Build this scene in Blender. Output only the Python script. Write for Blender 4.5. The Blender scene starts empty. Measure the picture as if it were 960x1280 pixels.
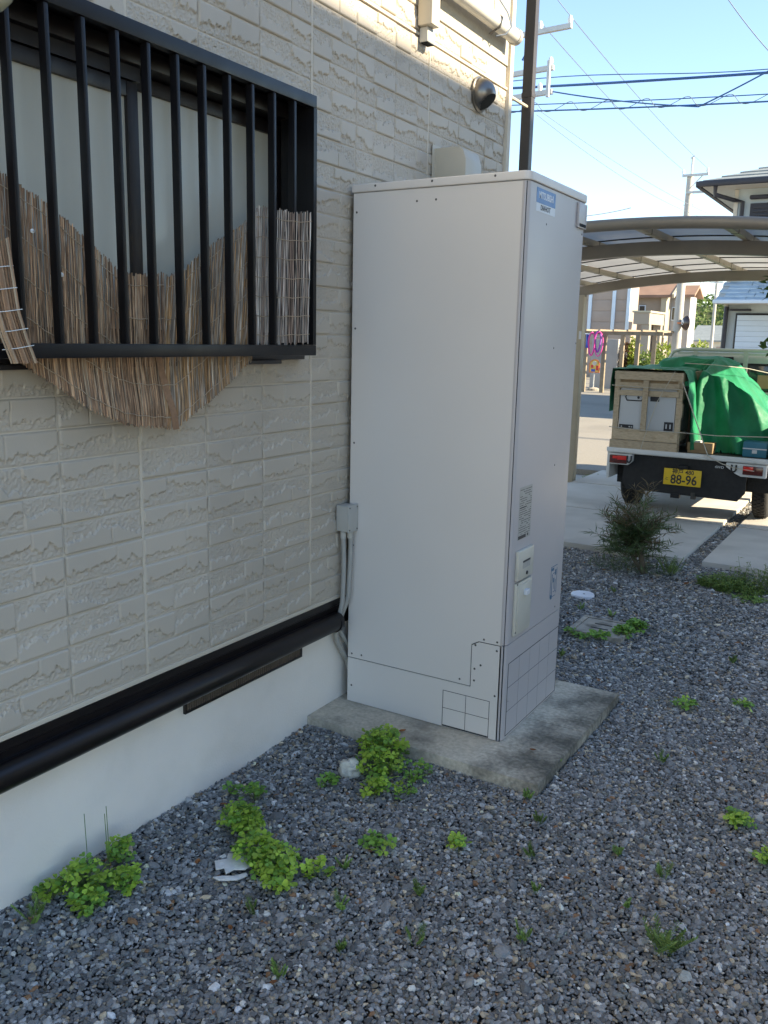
import bpy, bmesh, math, random
import numpy as np
from mathutils import Vector, Matrix, noise
random.seed(7); rng = np.random.default_rng(7)
sc = bpy.context.scene
C = sc.collection
PI = math.pi

# ------------------------------------------------------------------ camera
cam_d = bpy.data.cameras.new('camera'); cam = bpy.data.objects.new('camera', cam_d); C.objects.link(cam)
YAW, PITCH, ROLL = -0.5424, 0.1979, 0.0208
fwd = Vector((math.sin(YAW)*math.cos(PITCH), math.cos(YAW)*math.cos(PITCH), -math.sin(PITCH)))
r0 = Vector((math.cos(YAW), -math.sin(YAW), 0)); u0 = r0.cross(fwd)
right = math.cos(ROLL)*r0 + math.sin(ROLL)*u0; up = -math.sin(ROLL)*r0 + math.cos(ROLL)*u0
cam.matrix_world = Matrix(((right.x, up.x, -fwd.x, 2.046), (right.y, up.y, -fwd.y, 0.0), (right.z, up.z, -fwd.z, 1.6315), (0, 0, 0, 1)))
cam_d.sensor_fit = 'VERTICAL'; cam_d.sensor_height = 24.0; cam_d.lens = 24.0*1086.25/1280.0
cam_d.clip_start = 0.05; cam_d.clip_end = 2000
sc.camera = cam
# ------------------------------------------------------------------ sky, sun, exposure
SUN_EL, SUN_AZ = math.radians(31), math.radians(10)      # azimuth from +X towards +Y
sv = Vector((math.cos(SUN_EL)*math.cos(SUN_AZ), math.cos(SUN_EL)*math.sin(SUN_AZ), math.sin(SUN_EL)))
w = bpy.data.worlds.new('World'); sc.world = w; w.use_nodes = True
nt = w.node_tree; bg = nt.nodes['Background']
sky = nt.nodes.new('ShaderNodeTexSky'); sky.sky_type = 'NISHITA'; sky.sun_disc = False
sky.sun_elevation = SUN_EL; sky.sun_rotation = math.atan2(sv.x, sv.y)
sky.air_density = 1.0; sky.dust_density = 0.0; sky.ozone_density = 1.5
nt.links.new(sky.outputs[0], bg.inputs[0]); bg.inputs[1].default_value = 0.12
sl = bpy.data.lights.new('sun', 'SUN'); sl.energy = 5.0; sl.angle = math.radians(0.55); sl.color = (1.0, 0.87, 0.64)
so = bpy.data.objects.new('sun', sl); C.objects.link(so); so.location = (20, 4, 14)
so.rotation_euler = (-sv).to_track_quat('-Z', 'Y').to_euler()
sc.view_settings.view_transform = 'Standard'; sc.view_settings.look = 'None'
sc.view_settings.exposure = 1.55; sc.view_settings.gamma = 1.0; sc.view_settings.use_curve_mapping = False

# ------------------------------------------------------------------ materials
MATS = {}
def mat(name, col, rough=.6, var=.12, scale=6, bump=0.0, bscale=120, metal=0.0, spec=.5, objvar=0.0,
        col2=None, c2scale=3, c2thr=(.5, .7), trans=0.0, translucent=0.0, emis=None, stretch=None, coat=0.0, attr=None, detail=4):
    m = bpy.data.materials.new(name); m.use_nodes = True; n = m.node_tree; L = n.links
    b = n.nodes['Principled BSDF']; b.inputs['Roughness'].default_value = rough; b.inputs['Metallic'].default_value = metal
    b.inputs['Specular IOR Level'].default_value = spec; b.inputs['Coat Weight'].default_value = coat
    b.inputs['Transmission Weight'].default_value = trans
    geo = n.nodes.new('ShaderNodeNewGeometry'); vec = geo.outputs['Position']
    if stretch:
        mp = n.nodes.new('ShaderNodeMapping'); mp.inputs['Scale'].default_value = stretch; L.new(vec, mp.inputs[0]); vec = mp.outputs[0]
    def nz(s, d=4):
        t = n.nodes.new('ShaderNodeTexNoise'); t.inputs['Scale'].default_value = s; t.inputs['Detail'].default_value = d; L.new(vec, t.inputs['Vector']); return t.outputs[0]
    def mixc(f, a, bb, mode='MIX'):
        x = n.nodes.new('ShaderNodeMix'); x.data_type = 'RGBA'; x.blend_type = mode
        for s, v in ((x.inputs[0], f), (x.inputs[6], a), (x.inputs[7], bb)):
            if hasattr(v, 'is_output'): L.new(v, s)
            elif isinstance(v, float): s.default_value = v
            else: s.default_value = (*v, 1)
        return x.outputs[2]
    if attr:
        a = n.nodes.new('ShaderNodeAttribute'); a.attribute_name = attr; c = a.outputs['Color']
    else:
        c = n.nodes.new('ShaderNodeRGB'); c.outputs[0].default_value = (*col, 1); c = c.outputs[0]
    if col2:
        rp = n.nodes.new('ShaderNodeMapRange'); rp.inputs[1].default_value = c2thr[0]; rp.inputs[2].default_value = c2thr[1]
        L.new(nz(c2scale, 6), rp.inputs[0]); c = mixc(rp.outputs[0], c, col2)
    if var > 0:
        rp = n.nodes.new('ShaderNodeMapRange'); rp.inputs[1].default_value = .25; rp.inputs[2].default_value = .75
        rp.inputs[3].default_value = 1-var; rp.inputs[4].default_value = 1+var; L.new(nz(scale, detail), rp.inputs[0])
        v = rp.outputs[0]
        if objvar > 0:
            oi = n.nodes.new('ShaderNodeObjectInfo'); r2 = n.nodes.new('ShaderNodeMapRange'); r2.inputs[3].default_value = 1-objvar; r2.inputs[4].default_value = 1+objvar
            L.new(oi.outputs['Random'], r2.inputs[0]); mu = n.nodes.new('ShaderNodeMath'); mu.operation = 'MULTIPLY'; L.new(v, mu.inputs[0]); L.new(r2.outputs[0], mu.inputs[1]); v = mu.outputs[0]
        sc_ = n.nodes.new('ShaderNodeVectorMath'); sc_.operation = 'SCALE'; L.new(c, sc_.inputs[0]); L.new(v, sc_.inputs['Scale']); c = sc_.outputs[0]
        rr = n.nodes.new('ShaderNodeMapRange'); rr.inputs[1].default_value = .3; rr.inputs[2].default_value = .7
        rr.inputs[3].default_value = max(0.02, rough*.85); rr.inputs[4].default_value = min(1, rough*1.15); L.new(nz(scale*2.3, 3), rr.inputs[0]); L.new(rr.outputs[0], b.inputs['Roughness'])
    L.new(c, b.inputs['Base Color'])
    if emis: b.inputs['Emission Color'].default_value = (*emis, 1); b.inputs['Emission Strength'].default_value = 1
    if bump > 0:
        bp = n.nodes.new('ShaderNodeBump'); bp.inputs['Strength'].default_value = 1.0; bp.inputs['Distance'].default_value = bump
        L.new(nz(bscale, 5), bp.inputs['Height']); L.new(bp.outputs[0], b.inputs['Normal'])
    if translucent > 0:
        t = n.nodes.new('ShaderNodeBsdfTranslucent'); L.new(c, t.inputs[0]); ms = n.nodes.new('ShaderNodeMixShader'); ms.inputs[0].default_value = translucent
        L.new(b.outputs[0], ms.inputs[1]); L.new(t.outputs[0], ms.inputs[2]); L.new(ms.outputs[0], n.nodes['Material Output'].inputs[0])
    MATS[name] = m
    return m

mat('siding', (0.46, 0.405, 0.33), .55, .07, 2.2, .0006, 260, objvar=.035, spec=.35)
mat('siding_back', (0.57, 0.505, 0.405), .6, .06, 3, .0004, 300, spec=.3)
mat('stucco', (.47, .44, .37), .75, .06, 30, .0045, 75, spec=.3)
mat('foundation', (0.82, 0.76, 0.68), .8, .05, 3, .0012, 130, spec=.3, col2=(.74, .685, .605), c2scale=5, c2thr=(.52, .85))
mat('black_metal', (0.008, 0.0075, 0.0085), .36, .2, 9, .0001, 300, spec=.28)
mat('brown_plastic', (0.009, 0.0065, 0.0065), .34, .25, 5, .0002, 30, spec=.35)
mat('window_frame', (.012, .009, .009), .38, .2, 9)
mat('frosted_glass', (0.46, 0.455, 0.39), .22, .10, .9, .0001, 40, spec=.6, stretch=(1, 7, 1.1))
mat('reed', (.3, .2, .12), .75, .22, 90, .0004, 240, attr='tint', stretch=(1, 1, .15))
mat('reed_border', (.25, .14, .075), .8, .2, 60, .0005, 200)
mat('string', (0.36, 0.28, 0.19), .9, .1, 50)
mat('white_tie', (.75, .75, .72), .7, .05, 50)
mat('tank', (0.66, 0.62, 0.575), .40, .03, 1.6, .0012, 2.2, spec=.45, detail=2)
mat('tank_shaded', (0.46, 0.425, 0.415), .36, .03, 1.6, .0012, 2.2, spec=.45, detail=2)  # same paint as the tank sides, darkened to put in the front's shade
mat('tank_core', (.03, .03, .03), .7, .1)
mat('cream_plastic', (.52, .49, .41), .42, .05, 6)
mat('screw', (.10, .095, .09), .4, .2, 90, metal=.7)
mat('label_blue', (0.012, 0.12, 0.34), .35, .05, 20)
mat('label_white', (.62, .63, .65), .4, .03, 20)
mat('label_grey', (.36, .35, .32), .45, .08, 60)
mat('ink', (.02, .02, .025), .5, .1)
mat('ink_blue', (.05, .13, .22), .5, .1)
mat('ink_white', (.72, .75, .78), .5, .03)
mat('slab', (0.54, 0.475, 0.37), .93, .22, 70, .0022, 150, spec=.2, col2=(.26, .235, .19), c2scale=5, c2thr=(.50, .74), detail=8)
mat('slab_moss', (0.3, 0.28, 0.235), .93, .35, 60, .003, 150, spec=.2, col2=(.10, .094, .078), c2scale=9, c2thr=(.42, .64), detail=8)
mat('gravel', (.1, .1, .1), .72, .18, 160, .0006, 500, spec=.4, attr='tint')
mat('gravel_bed', (.07, .068, .064), .95, .5, 120, .006, 90, spec=.2)
mat('ground', (0.46, 0.42, 0.35), .95, .2, .6, .01, 20, spec=.2)
mat('concrete', (0.52, 0.485, 0.43), .88, .10, 3, .0008, 140, spec=.25, col2=(.40, .37, .325), c2scale=1.6, c2thr=(.52, .75))
mat('road', (0.27, 0.245, 0.205), .93, .12, 40, .002, 180, spec=.2, col2=(.22, .20, .17), c2scale=.5, c2thr=(.5, .7))
mat('grate', (.34, .30, .245), .92, .2, 18, .0015, 150, col2=(.17, .15, .12), c2scale=12, c2thr=(.5, .65))
mat('white_plastic', (.66, .66, .70), .4, .04, 12)
mat('white_rock', (.60, .57, .48), .9, .22, 40, .003, 90)
mat('broken_white', (.72, .70, .66), .6, .15, 50, .0008, 160)
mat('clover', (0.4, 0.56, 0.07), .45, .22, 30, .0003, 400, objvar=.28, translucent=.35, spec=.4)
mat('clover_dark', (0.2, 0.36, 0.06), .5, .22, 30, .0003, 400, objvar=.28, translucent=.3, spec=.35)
mat('weed', (0.2, 0.3, 0.07), .55, .3, 40, translucent=.3, objvar=.3)
mat('stem', (.14, .20, .05), .6, .2, 40)
mat('dead_leaf', (.26, .10, .03), .7, .25, 60, objvar=.3, translucent=.2)
mat('dry_stem', (.15, .12, .07), .8, .2, 40)
mat('yellow_petal', (.75, .60, .06), .5, .1, 40)
mat('shrub_leaf', (0.095, 0.14, 0.05), .5, .45, 25, translucent=.25)
mat('shrub_tip', (0.15, 0.11, 0.05), .55, .3, 25, translucent=.25)
mat('bark', (.11, .085, .055), .9, .25, 40, .004, 60)
mat('conduit', (.34, .33, .30), .55, .08, 20)
mat('box_grey', (.42, .41, .375), .5, .06, 12)
mat('vent_slat', (.13, .10, .075), .6, .2, 30)
mat('steel', (0.2, 0.185, 0.165), .32, .12, 12, metal=.9, bump=.0003, bscale=40)
mat('dark_hole', (.008, .008, .008), .9, .1)
mat('pole_brown', (.055, .047, .042), .42, .15, 6, spec=.4)
mat('gutter_white', (.62, .60, .55), .45, .08, 5)
mat('hood_cream', (0.46, 0.41, 0.32), .45, .05, 6)
mat('bronze_alu', (.235, .205, .165), .42, .08, 6, metal=.15)
mat('bronze_light', (.40, .345, .255), .48, .08, 6)
mat('polycarb', (0.46, 0.445, 0.42),   .35, .10, 3, translucent=.38, spec=.5)
mat('rib', (.05, .045, .04), .6, .1)
mat('truck_white', (.62, .63, .62), .4, .08, 5, col2=(.40, .38, .34), c2scale=9, c2thr=(.60, .8))
mat('truck_cab', (0.46, 0.52, 0.46), .25, .05, 3, coat=.4)
mat('truck_black', (.008, .008, .009), .6, .3, 12)
mat('under_metal', (.055, .05, .042), .7, .4, 15)
mat('rubber', (.018, .017, .016), .85, .25, 25, .0008, 160)
mat('rim_grey', (.30, .30, .31), .45, .15, 12, metal=.5)
mat('lamp_red', (0.62, 0.02, 0.014), .18, .15, 40, spec=.6, coat=.4)
mat('lamp_dark', (.09, .014, .010), .2, .2, 40, spec=.6, coat=.4)
mat('lamp_amber', (.50, .09, .01), .2, .1, 40)
mat('plate_yellow', (.66, .44, .015), .5, .06, 14)
mat('car_glass', (.03, .035, .035), .06, .05, 4, spec=.8)
mat('pale_wood', (0.46, 0.37, 0.255), .8, .16, 9, .0008, 60, objvar=.1, stretch=(3, 3, 9), col2=(.30, .215, .13), c2scale=4, c2thr=(.56, .75))
mat('old_wood', (0.28, 0.22, 0.15), .85, .18, 9, .001, 60, objvar=.12)
mat('appliance', (.50, .52, .54), .4, .04, 4)
mat('cardboard', (.36, .25, .14), .85, .1, 9, objvar=.1)
mat('shaded_carton', (.13, .075, .04), .85, .15, 9)  # ordinary cardboard, with the shade of the gap put into its colour
mat('tarp', (0.012, 0.19, 0.085), .58, .2, 7, .0025, 38, spec=.35)
mat('rope', (.50, .46, .38), .85, .12, 60)
mat('blue_tool', (.03, .16, .24), .5, .1, 20)
mat('house_blue', (0.52, 0.59, 0.61), .7, .05, 2, .001, 60)
mat('tile_blue', (0.44, 0.52, 0.57), .55, .12, 4, .001, 40, objvar=.12)
mat('roof_grey', (.24, .26, .255), .7, .14, 4, .002, 30, objvar=.12)
mat('soffit', (.60, .56, .48), .7, .05, 3)
mat('cream_wall', (0.33, 0.28, 0.22), .85, .06, 1.4, .001, 40)
mat('cream_light', (0.44, 0.4, 0.29), .85, .05, 1.4)
mat('pink_wall', (0.37, 0.295, 0.245), .85, .07, 1.4, .001, 40)
mat('brown_roof', (0.27, 0.165, 0.11), .75, .12, 2)
mat('grey_wall', (.37, .35, .33), .85, .08, 2)
mat('shutter', (0.6, 0.69, 0.78), .5, .03, 4)
mat('louvre_dark', (.028, .028, .038), .5, .15, 5)
mat('concrete_pole', (.46, .43, .38), .85, .08, 4)
mat('galv', (.52, .52, .50), .5, .1, 8, metal=.2)
mat('wire_blue', (0.035, 0.1, 0.26), .5, .1)
mat('wire_dark', (0.18, 0.21, 0.26), .5, .1)
mat('insulator', (.72, .72, .70), .3, .05)
mat('bush_yellow', (.24, .29, .035), .6, .5, 2.5, translucent=.3)
mat('bush_green', (0.16, 0.23, 0.05), .6, .5, 2.5, translucent=.3)
mat('bush_red', (.20, .10, .045), .6, .5, 2.5, translucent=.3)
mat('forest', (.11, .16, .035), .7, .5, .22, translucent=.2)
mat('hill', (.06, .075, .02), .95, .4, .3)
mat('pink', (.70, .07, .32), .5, .1)
mat('purple', (.30, .06, .42), .5, .1)
mat('blue_cloth', (.05, .10, .45), .6, .1)
mat('orange', (.70, .20, .05), .6, .1)
mat('red_paint', (.60, .05, .04), .55, .08)
mat('yellow_paint', (.70, .50, .12), .6, .08)
mat('mirror_back', (.05, .03, .025), .25, .2, 8, spec=.6)
mat('mirror_glass', (.75, .75, .75), .05, .02, 5, metal=1)
mat('amber_glass', (.42, .40, .27), .18, .12, 18, spec=.6, coat=.3)
mat('gold_rim', (.50, .42, .09), .3, .1, 18, spec=.6)
mat('neighbour_wall', (0.5, 0.45, 0.38), .85, .05, 1.2, .001, 40)
mat('neighbour_roof', (.10, .10, .11), .7, .12, 2)
mat('tree_leaf', (.06, .12, .025), .5, .4, 9, translucent=.3)

def slab_material(m):
    n = m.node_tree; L = n.links; b = n.nodes['Principled BSDF']; old = b.inputs['Base Color'].links[0].from_socket
    g = n.nodes.new('ShaderNodeNewGeometry'); sp = n.nodes.new('ShaderNodeSeparateXYZ'); L.new(g.outputs['Position'], sp.inputs[0])
    def nz(sc_, d):
        t = n.nodes.new('ShaderNodeTexNoise'); t.inputs['Scale'].default_value = sc_; t.inputs['Detail'].default_value = d; L.new(g.outputs['Position'], t.inputs['Vector']); return t.outputs[0]
    def mth(op, a, c):
        x = n.nodes.new('ShaderNodeMath'); x.operation = op
        for i, v in enumerate((a, c)):
            if isinstance(v, (int, float)): x.inputs[i].default_value = v
            else: L.new(v, x.inputs[i])
        return x.outputs[0]
    f = mth('ADD', mth('MULTIPLY', sp.outputs[0], 1.15), mth('MULTIPLY', nz(5, 8), 1.3))      # lichen grows on the open side
    f = mth('ADD', f, mth('MULTIPLY', nz(60, 6), .7))
    mr = n.nodes.new('ShaderNodeMapRange'); mr.inputs[1].default_value = 1.80; mr.inputs[2].default_value = 2.40; mr.inputs[4].default_value = .86; L.new(f, mr.inputs[0])
    x = n.nodes.new('ShaderNodeMix'); x.data_type = 'RGBA'; L.new(mr.outputs[0], x.inputs[0]); L.new(old, x.inputs[6]); x.inputs[7].default_value = (.075, .07, .055, 1); L.new(x.outputs[2], b.inputs['Base Color'])
slab_material(MATS['slab'])
# ------------------------------------------------------------------ mesh helpers
LOC = {}
class MB:
    def __init__(s): s.v = []; s.f = []; s.sm = []
    def add(s, v, f, smooth=False):
        o = len(s.v); s.v += [tuple(p) for p in v]; s.f += [tuple(i+o for i in q) for q in f]; s.sm += [smooth]*len(f); return s
    def box(s, x0, x1, y0, y1, z0, z1):
        return s.add([(x0,y0,z0),(x1,y0,z0),(x1,y1,z0),(x0,y1,z0),(x0,y0,z1),(x1,y0,z1),(x1,y1,z1),(x0,y1,z1)],
                     [(0,3,2,1),(4,5,6,7),(0,1,5,4),(1,2,6,5),(2,3,7,6),(3,0,4,7)])
    def tube(s, pts, r, n=8, cap=True):
        P = [Vector(p) for p in pts]; rr = r if isinstance(r, (list, tuple)) else [r]*len(P)
        v = []; f = []; ref = None
        for i, p in enumerate(P):
            t = (P[min(i+1, len(P)-1)]-P[max(i-1, 0)]).normalized()
            if ref is None:
                a = Vector((0,0,1)) if abs(t.z) < .9 else Vector((1,0,0)); ref = t.cross(a).normalized()
            ref = (ref - t*ref.dot(t)).normalized(); b2 = t.cross(ref)
            for k in range(n):
                a = 2*PI*k/n; v.append(p + (ref*math.cos(a)+b2*math.sin(a))*rr[i])
        for i in range(len(P)-1):
            for k in range(n): f.append((i*n+k, i*n+(k+1)%n, (i+1)*n+(k+1)%n, (i+1)*n+k))
        if cap: f.append(tuple(range(n-1, -1, -1))); f.append(tuple(range((len(P)-1)*n, len(P)*n)))
        return s.add(v, f, True)
    def bar(s, a, b, wd, ht, upv=(0,0,1)):           # rectangular bar from a to b
        a = Vector(a); b = Vector(b); t = (b-a).normalized(); uv = Vector(upv)
        sd = t.cross(uv).normalized(); uv = sd.cross(t)
        v = [];
        for p in (a, b):
            for i, j in ((-1,-1),(1,-1),(1,1),(-1,1)): v.append(p+sd*wd*.5*i+uv*ht*.5*j)
        return s.add(v, [(0,1,2,3),(7,6,5,4),(0,4,5,1),(1,5,6,2),(2,6,7,3),(3,7,4,0)])
    def prism(s, poly, a, b, axis=2):                 # polygon extruded along an axis; poly gives the other two axes in order
        def P(p, h):
            q = list(p); q.insert(axis, h); return tuple(q)
        n = len(poly); v = [P(p, a) for p in poly]+[P(p, b) for p in poly]
        f = [tuple(range(n-1, -1, -1)), tuple(range(n, 2*n))]+[(i, (i+1)%n, n+(i+1)%n, n+i) for i in range(n)]
        return s.add(v, f)
    def lathe(s, prof, c=(0,0,0), axis=2, n=20):      # prof: (radius, height)
        v = []; f = []
        for r, h in prof:
            for k in range(n):
                a = 2*PI*k/n; p = [r*math.cos(a), r*math.sin(a)]; p.insert(axis, h); v.append((p[0]+c[0], p[1]+c[1], p[2]+c[2]))
        for i in range(len(prof)-1):
            for k in range(n): f.append((i*n+k, i*n+(k+1)%n, (i+1)*n+(k+1)%n, (i+1)*n+k))
        return s.add(v, f, True)
    def grid(s, fn, nu, nv, smooth=True):
        v = [fn(i/nu, j/nv) for j in range(nv+1) for i in range(nu+1)]
        f = [(j*(nu+1)+i, j*(nu+1)+i+1, (j+1)*(nu+1)+i+1, (j+1)*(nu+1)+i) for j in range(nv) for i in range(nu)]
        return s.add(v, f, smooth)
    def leaf(s, c, d, nrm, l, wd):                    # one folded leaf blade of four triangles
        c = Vector(c); d = Vector(d).normalized(); nrm = Vector(nrm); sd = d.cross(nrm)
        if sd.length < 1e-3: sd = d.cross(Vector((.3,.8,.5)))
        sd.normalize(); nn = sd.cross(d)
        m = c+d*l*.45
        return s.add([c, m+sd*wd*.5+nn*wd*.18, c+d*l-nn*l*.12, m-sd*wd*.5+nn*wd*.18, m], [(0,1,4),(1,2,4),(2,3,4),(3,0,4)])
    def build(s, name, m, parent=None, bevel=0, seg=2, tint=None, sharp=40, fixn=True):
        me = bpy.data.meshes.new(name)
        V = np.array(s.v, dtype=float); lo = V.min(0); hi = V.max(0)
        ctr = np.array([(lo[0]+hi[0])/2, (lo[1]+hi[1])/2, lo[2]])
        me.from_pydata([tuple(p) for p in (V-ctr)], [], s.f)
        me.polygons.foreach_set('use_smooth', s.sm)
        if bevel > 0 or fixn:
            bm = bmesh.new(); bm.from_mesh(me)
            if fixn: bmesh.ops.recalc_face_normals(bm, faces=bm.faces)
            if bevel > 0:
                ed = [e for e in bm.edges if len(e.link_faces) == 2 and e.calc_face_angle() > .6]
                bmesh.ops.bevel(bm, geom=ed, offset=bevel, segments=seg, affect='EDGES', profile=.6, clamp_overlap=True)
                for fc in bm.faces: fc.smooth = True
            bm.to_mesh(me); bm.free()
            if bevel > 0: me.set_sharp_from_angle(angle=math.radians(35))
        if bevel == 0 and any(s.sm): me.set_sharp_from_angle(angle=math.radians(sharp))
        if tint is not None:
            at = me.attributes.new('tint', 'FLOAT_COLOR', 'POINT'); at.data.foreach_set('color', np.asarray(tint, dtype=np.float32).ravel())
        me.materials.append(MATS[m])
        return place(name, me, ctr, parent)
def place(name, me, ctr, parent=None):
    o = bpy.data.objects.new(name, me); C.objects.link(o)
    ctr = Vector(ctr)
    if parent is not None: o.parent = parent; o.location = ctr-LOC[parent.name]
    else: o.location = ctr
    LOC[o.name] = ctr
    return o
def tag(o, label, cat, group=None):
    o['label'] = label; o['category'] = cat
    if group: o['group'] = group
    return o
def struct(o): o['kind'] = 'structure'; return o
def stuff(o): o['kind'] = 'stuff'; return o
def thing(name, label, cat, loc, group=None):
    o = bpy.data.objects.new(name, None); C.objects.link(o); o.location = loc; LOC[o.name] = Vector(loc); o.empty_display_size = .1
    return tag(o, label, cat, group)
def B(name, m, parent, *xyz, bevel=0): return MB().box(*xyz).build(name, m, parent, bevel=bevel)
def text(body, size, org, dx, dy, m, parent, depth=.0006, sx=1.0, name='lettering', bold=0.0):
    cu = bpy.data.curves.new('t', 'FONT'); cu.body = body; cu.size = size; cu.extrude = depth/2; cu.align_x = 'CENTER'; cu.align_y = 'CENTER'; cu.resolution_u = 3; cu.offset = bold
    to = bpy.data.objects.new('t', cu); C.objects.link(to)
    me = bpy.data.meshes.new_from_object(to.evaluated_get(bpy.context.evaluated_depsgraph_get()))
    bpy.data.objects.remove(to); bpy.data.curves.remove(cu)
    dx = Vector(dx); dy = Vector(dy); dz = dx.cross(dy)
    M3 = Matrix((dx*sx, dy, dz)).transposed().to_4x4(); me.transform(M3)
    me.materials.clear(); me.materials.append(MATS[m]); me.name = name
    return place(name, me, org, parent)
def sm(a, b, x):
    t = min(1, max(0, (x-a)/(b-a))); return t*t*(3-2*t)
def nse(x, y=0, z=0): return noise.noise((x, y, z))

# ------------------------------------------------------------------ ground, road, driveway
struct(MB().grid(lambda u, v: (-300+600*u, -300+600*v, -.045), 2, 2, False).build('ground', 'ground', fixn=False))
struct(MB().grid(lambda u, v: (-.9+6.4*u, -.9+7.56*v, -.012+.004*nse(u*40, v*60)), 60, 90).build('gravel_bed', 'gravel_bed', fixn=False))
road = struct(MB().box(-60, 30, 10.78, 44, -.04, .028).build('road', 'road'))
drive = bpy.data.objects.new('driveway', None); C.objects.link(drive); drive.location = (.6, 8.6, 0); LOC['driveway'] = Vector((.6, 8.6, 0)); struct(drive)
for (xa, xb) in ((-1.22, .695), (.835, 2.75)):
    for (ya, yb) in ((6.61, 8.085), (8.125, 9.60), (9.635, 10.74)):
        MB().box(xa, xb, ya, yb, -.05, .05+random.uniform(-.002, .002)).build('concrete_slab', 'concrete', drive, bevel=.008)
struct(MB().box(-1.22, 2.75, 6.64, 10.7, -.05, -.004).build('driveway_bed', 'gravel_bed'))

# gravel: every stone its own solid, joined
def gravel(name, boxes, holes, sp, size, seed, zfun=None, layers=1.25):
    r = np.random.default_rng(seed); P = []
    for (x0, x1, y0, y1, z) in boxes:
        nx = int((x1-x0)/sp); ny = int((y1-y0)/sp)
        gx, gy = np.meshgrid(np.arange(nx), np.arange(ny)); n0 = nx*ny
        p = np.stack([x0+(gx.ravel()+r.random(n0))*sp, y0+(gy.ravel()+r.random(n0))*sp, np.full(n0, z)], 1)
        ex = int(n0*(layers-1)); q = np.stack([r.uniform(x0, x1, ex), r.uniform(y0, y1, ex), np.full(ex, z+size*.45)], 1)
        P += [p, q]
    P = np.concatenate(P)
    for (x0, x1, y0, y1) in holes:
        P = P[~((P[:,0] > x0) & (P[:,0] < x1) & (P[:,1] > y0) & (P[:,1] < y1))]
    n = len(P)
    t = (1+5**.5)/2
    ico = np.array([(-1,t,0),(1,t,0),(-1,-t,0),(1,-t,0),(0,-1,t),(0,1,t),(0,-1,-t),(0,1,-t),(t,0,-1),(t,0,1),(-t,0,-1),(-t,0,1)], float)/1.902
    F = np.array([(0,11,5),(0,5,1),(0,1,7),(0,7,10),(0,10,11),(1,5,9),(5,11,4),(11,10,2),(10,7,6),(7,1,8),(3,9,4),(3,4,2),(3,2,6),(3,6,8),(3,8,9),(4,9,5),(2,4,11),(6,2,10),(8,6,7),(9,8,1)])
    base = ico[None]*(1+r.uniform(-.26, .20, (24, 12, 1)))+r.normal(0, .07, (24, 12, 3))
    sh = base[r.integers(0, 24, n)]
    s = size*np.exp(r.normal(0, .30, n))*np.where(r.random(n) < .04, 1.55, 1.0)
    ax = np.stack([s*r.uniform(.95, 1.35, n), s*r.uniform(.65, .95, n), s*r.uniform(.38, .70, n)], 1)
    v = sh*ax[:, None, :]
    yaw = r.uniform(0, 2*PI, n); tx = r.normal(0, .30, n); ty = r.normal(0, .30, n)
    c, q = np.cos(tx)[:, None], np.sin(tx)[:, None]; v = np.stack([v[..., 0], c*v[..., 1]-q*v[..., 2], q*v[..., 1]+c*v[..., 2]], 2)
    c, q = np.cos(ty)[:, None], np.sin(ty)[:, None]; v = np.stack([c*v[..., 0]+q*v[..., 2], v[..., 1], -q*v[..., 0]+c*v[..., 2]], 2)
    c, q = np.cos(yaw)[:, None], np.sin(yaw)[:, None]; v = np.stack([c*v[..., 0]-q*v[..., 1], q*v[..., 0]+c*v[..., 1], v[..., 2]], 2)
    P[:, 2] += r.uniform(-.35, .45, n)*size
    if zfun is not None: P[:, 2] += zfun(P[:, 0], P[:, 1])
    v = v+P[:, None, :]
    k = r.random(n); val = np.exp(r.normal(0, .40, n))
    col = np.array([.212, .206, .197])[None]*val[:, None]
    br = k < .11; col[br] = np.array([.32, .26, .18])*val[br, None]
    gn = (k > .11) & (k < .22); col[gn] = np.array([.19, .19, .17])*val[gn, None]
    wt = k > .974; col[wt] = np.array([.62, .58, .51])*r.uniform(.6, 1.2, (wt.sum(), 1))
    rd = (k > .955) & (k < .965); col[rd] = np.array([.26, .14, .07])*r.uniform(.7, 1.2, (rd.sum(), 1))
    col = np.concatenate([np.clip(col, .012, .7), np.ones((n, 1))], 1)
    me = bpy.data.meshes.new(name); nf = n*20
    me.vertices.add(n*12); me.vertices.foreach_set('co', v.ravel().astype(np.float32))
    me.loops.add(nf*3); me.polygons.add(nf)
    idx = (F[None]+(np.arange(n)*12)[:, None, None]).ravel().astype(np.int32)
    me.loops.foreach_set('vertex_index', idx); me.polygons.foreach_set('loop_start', np.arange(0, nf*3, 3, dtype=np.int32))
    me.polygons.foreach_set('use_smooth', np.zeros(nf, bool)); me.update(calc_edges=True)
    at = me.attributes.new('tint', 'FLOAT_COLOR', 'POINT'); at.data.foreach_set('color', np.repeat(col, 12, 0).astype(np.float32).ravel())
    me.materials.append(MATS['gravel'])
    o = bpy.data.objects.new(name, me); C.objects.link(o); stuff(o); return o
zf = lambda x, y: .006*np.sin(x*5.1+1.3)*np.cos(y*4.3)+.004*np.sin(x*11+y*7)-.0
slab_hole = (-.1, 1.05, 2.80, 3.80); gr_hole = (.50, .80, 4.58, 4.90); cap_hole = (.27, .42, 5.30, 5.44)
g1 = gravel('gravel', [(.0, 2.45, .75, 4.2, .002)], [slab_hole], .0098, .0070, 3, zf, 1.15)
g1['label'] = 'dark blue grey crushed stone gravel covering the yard'; g1['category'] = 'gravel'
g2 = gravel('gravel', [(-.55, 2.35, 4.2, 6.62, .002)], [(-1, .05, 3, 4.56), gr_hole, cap_hole], .0142, .0088, 5, zf, 1.15)
g2['label'] = 'dark grey gravel between the water heater and the driveway'; g2['category'] = 'gravel'
g3 = gravel('gravel', [(.70, .83, 6.6, 10.7, .012)], [], .016, .0098, 9, None, 1.2)
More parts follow.
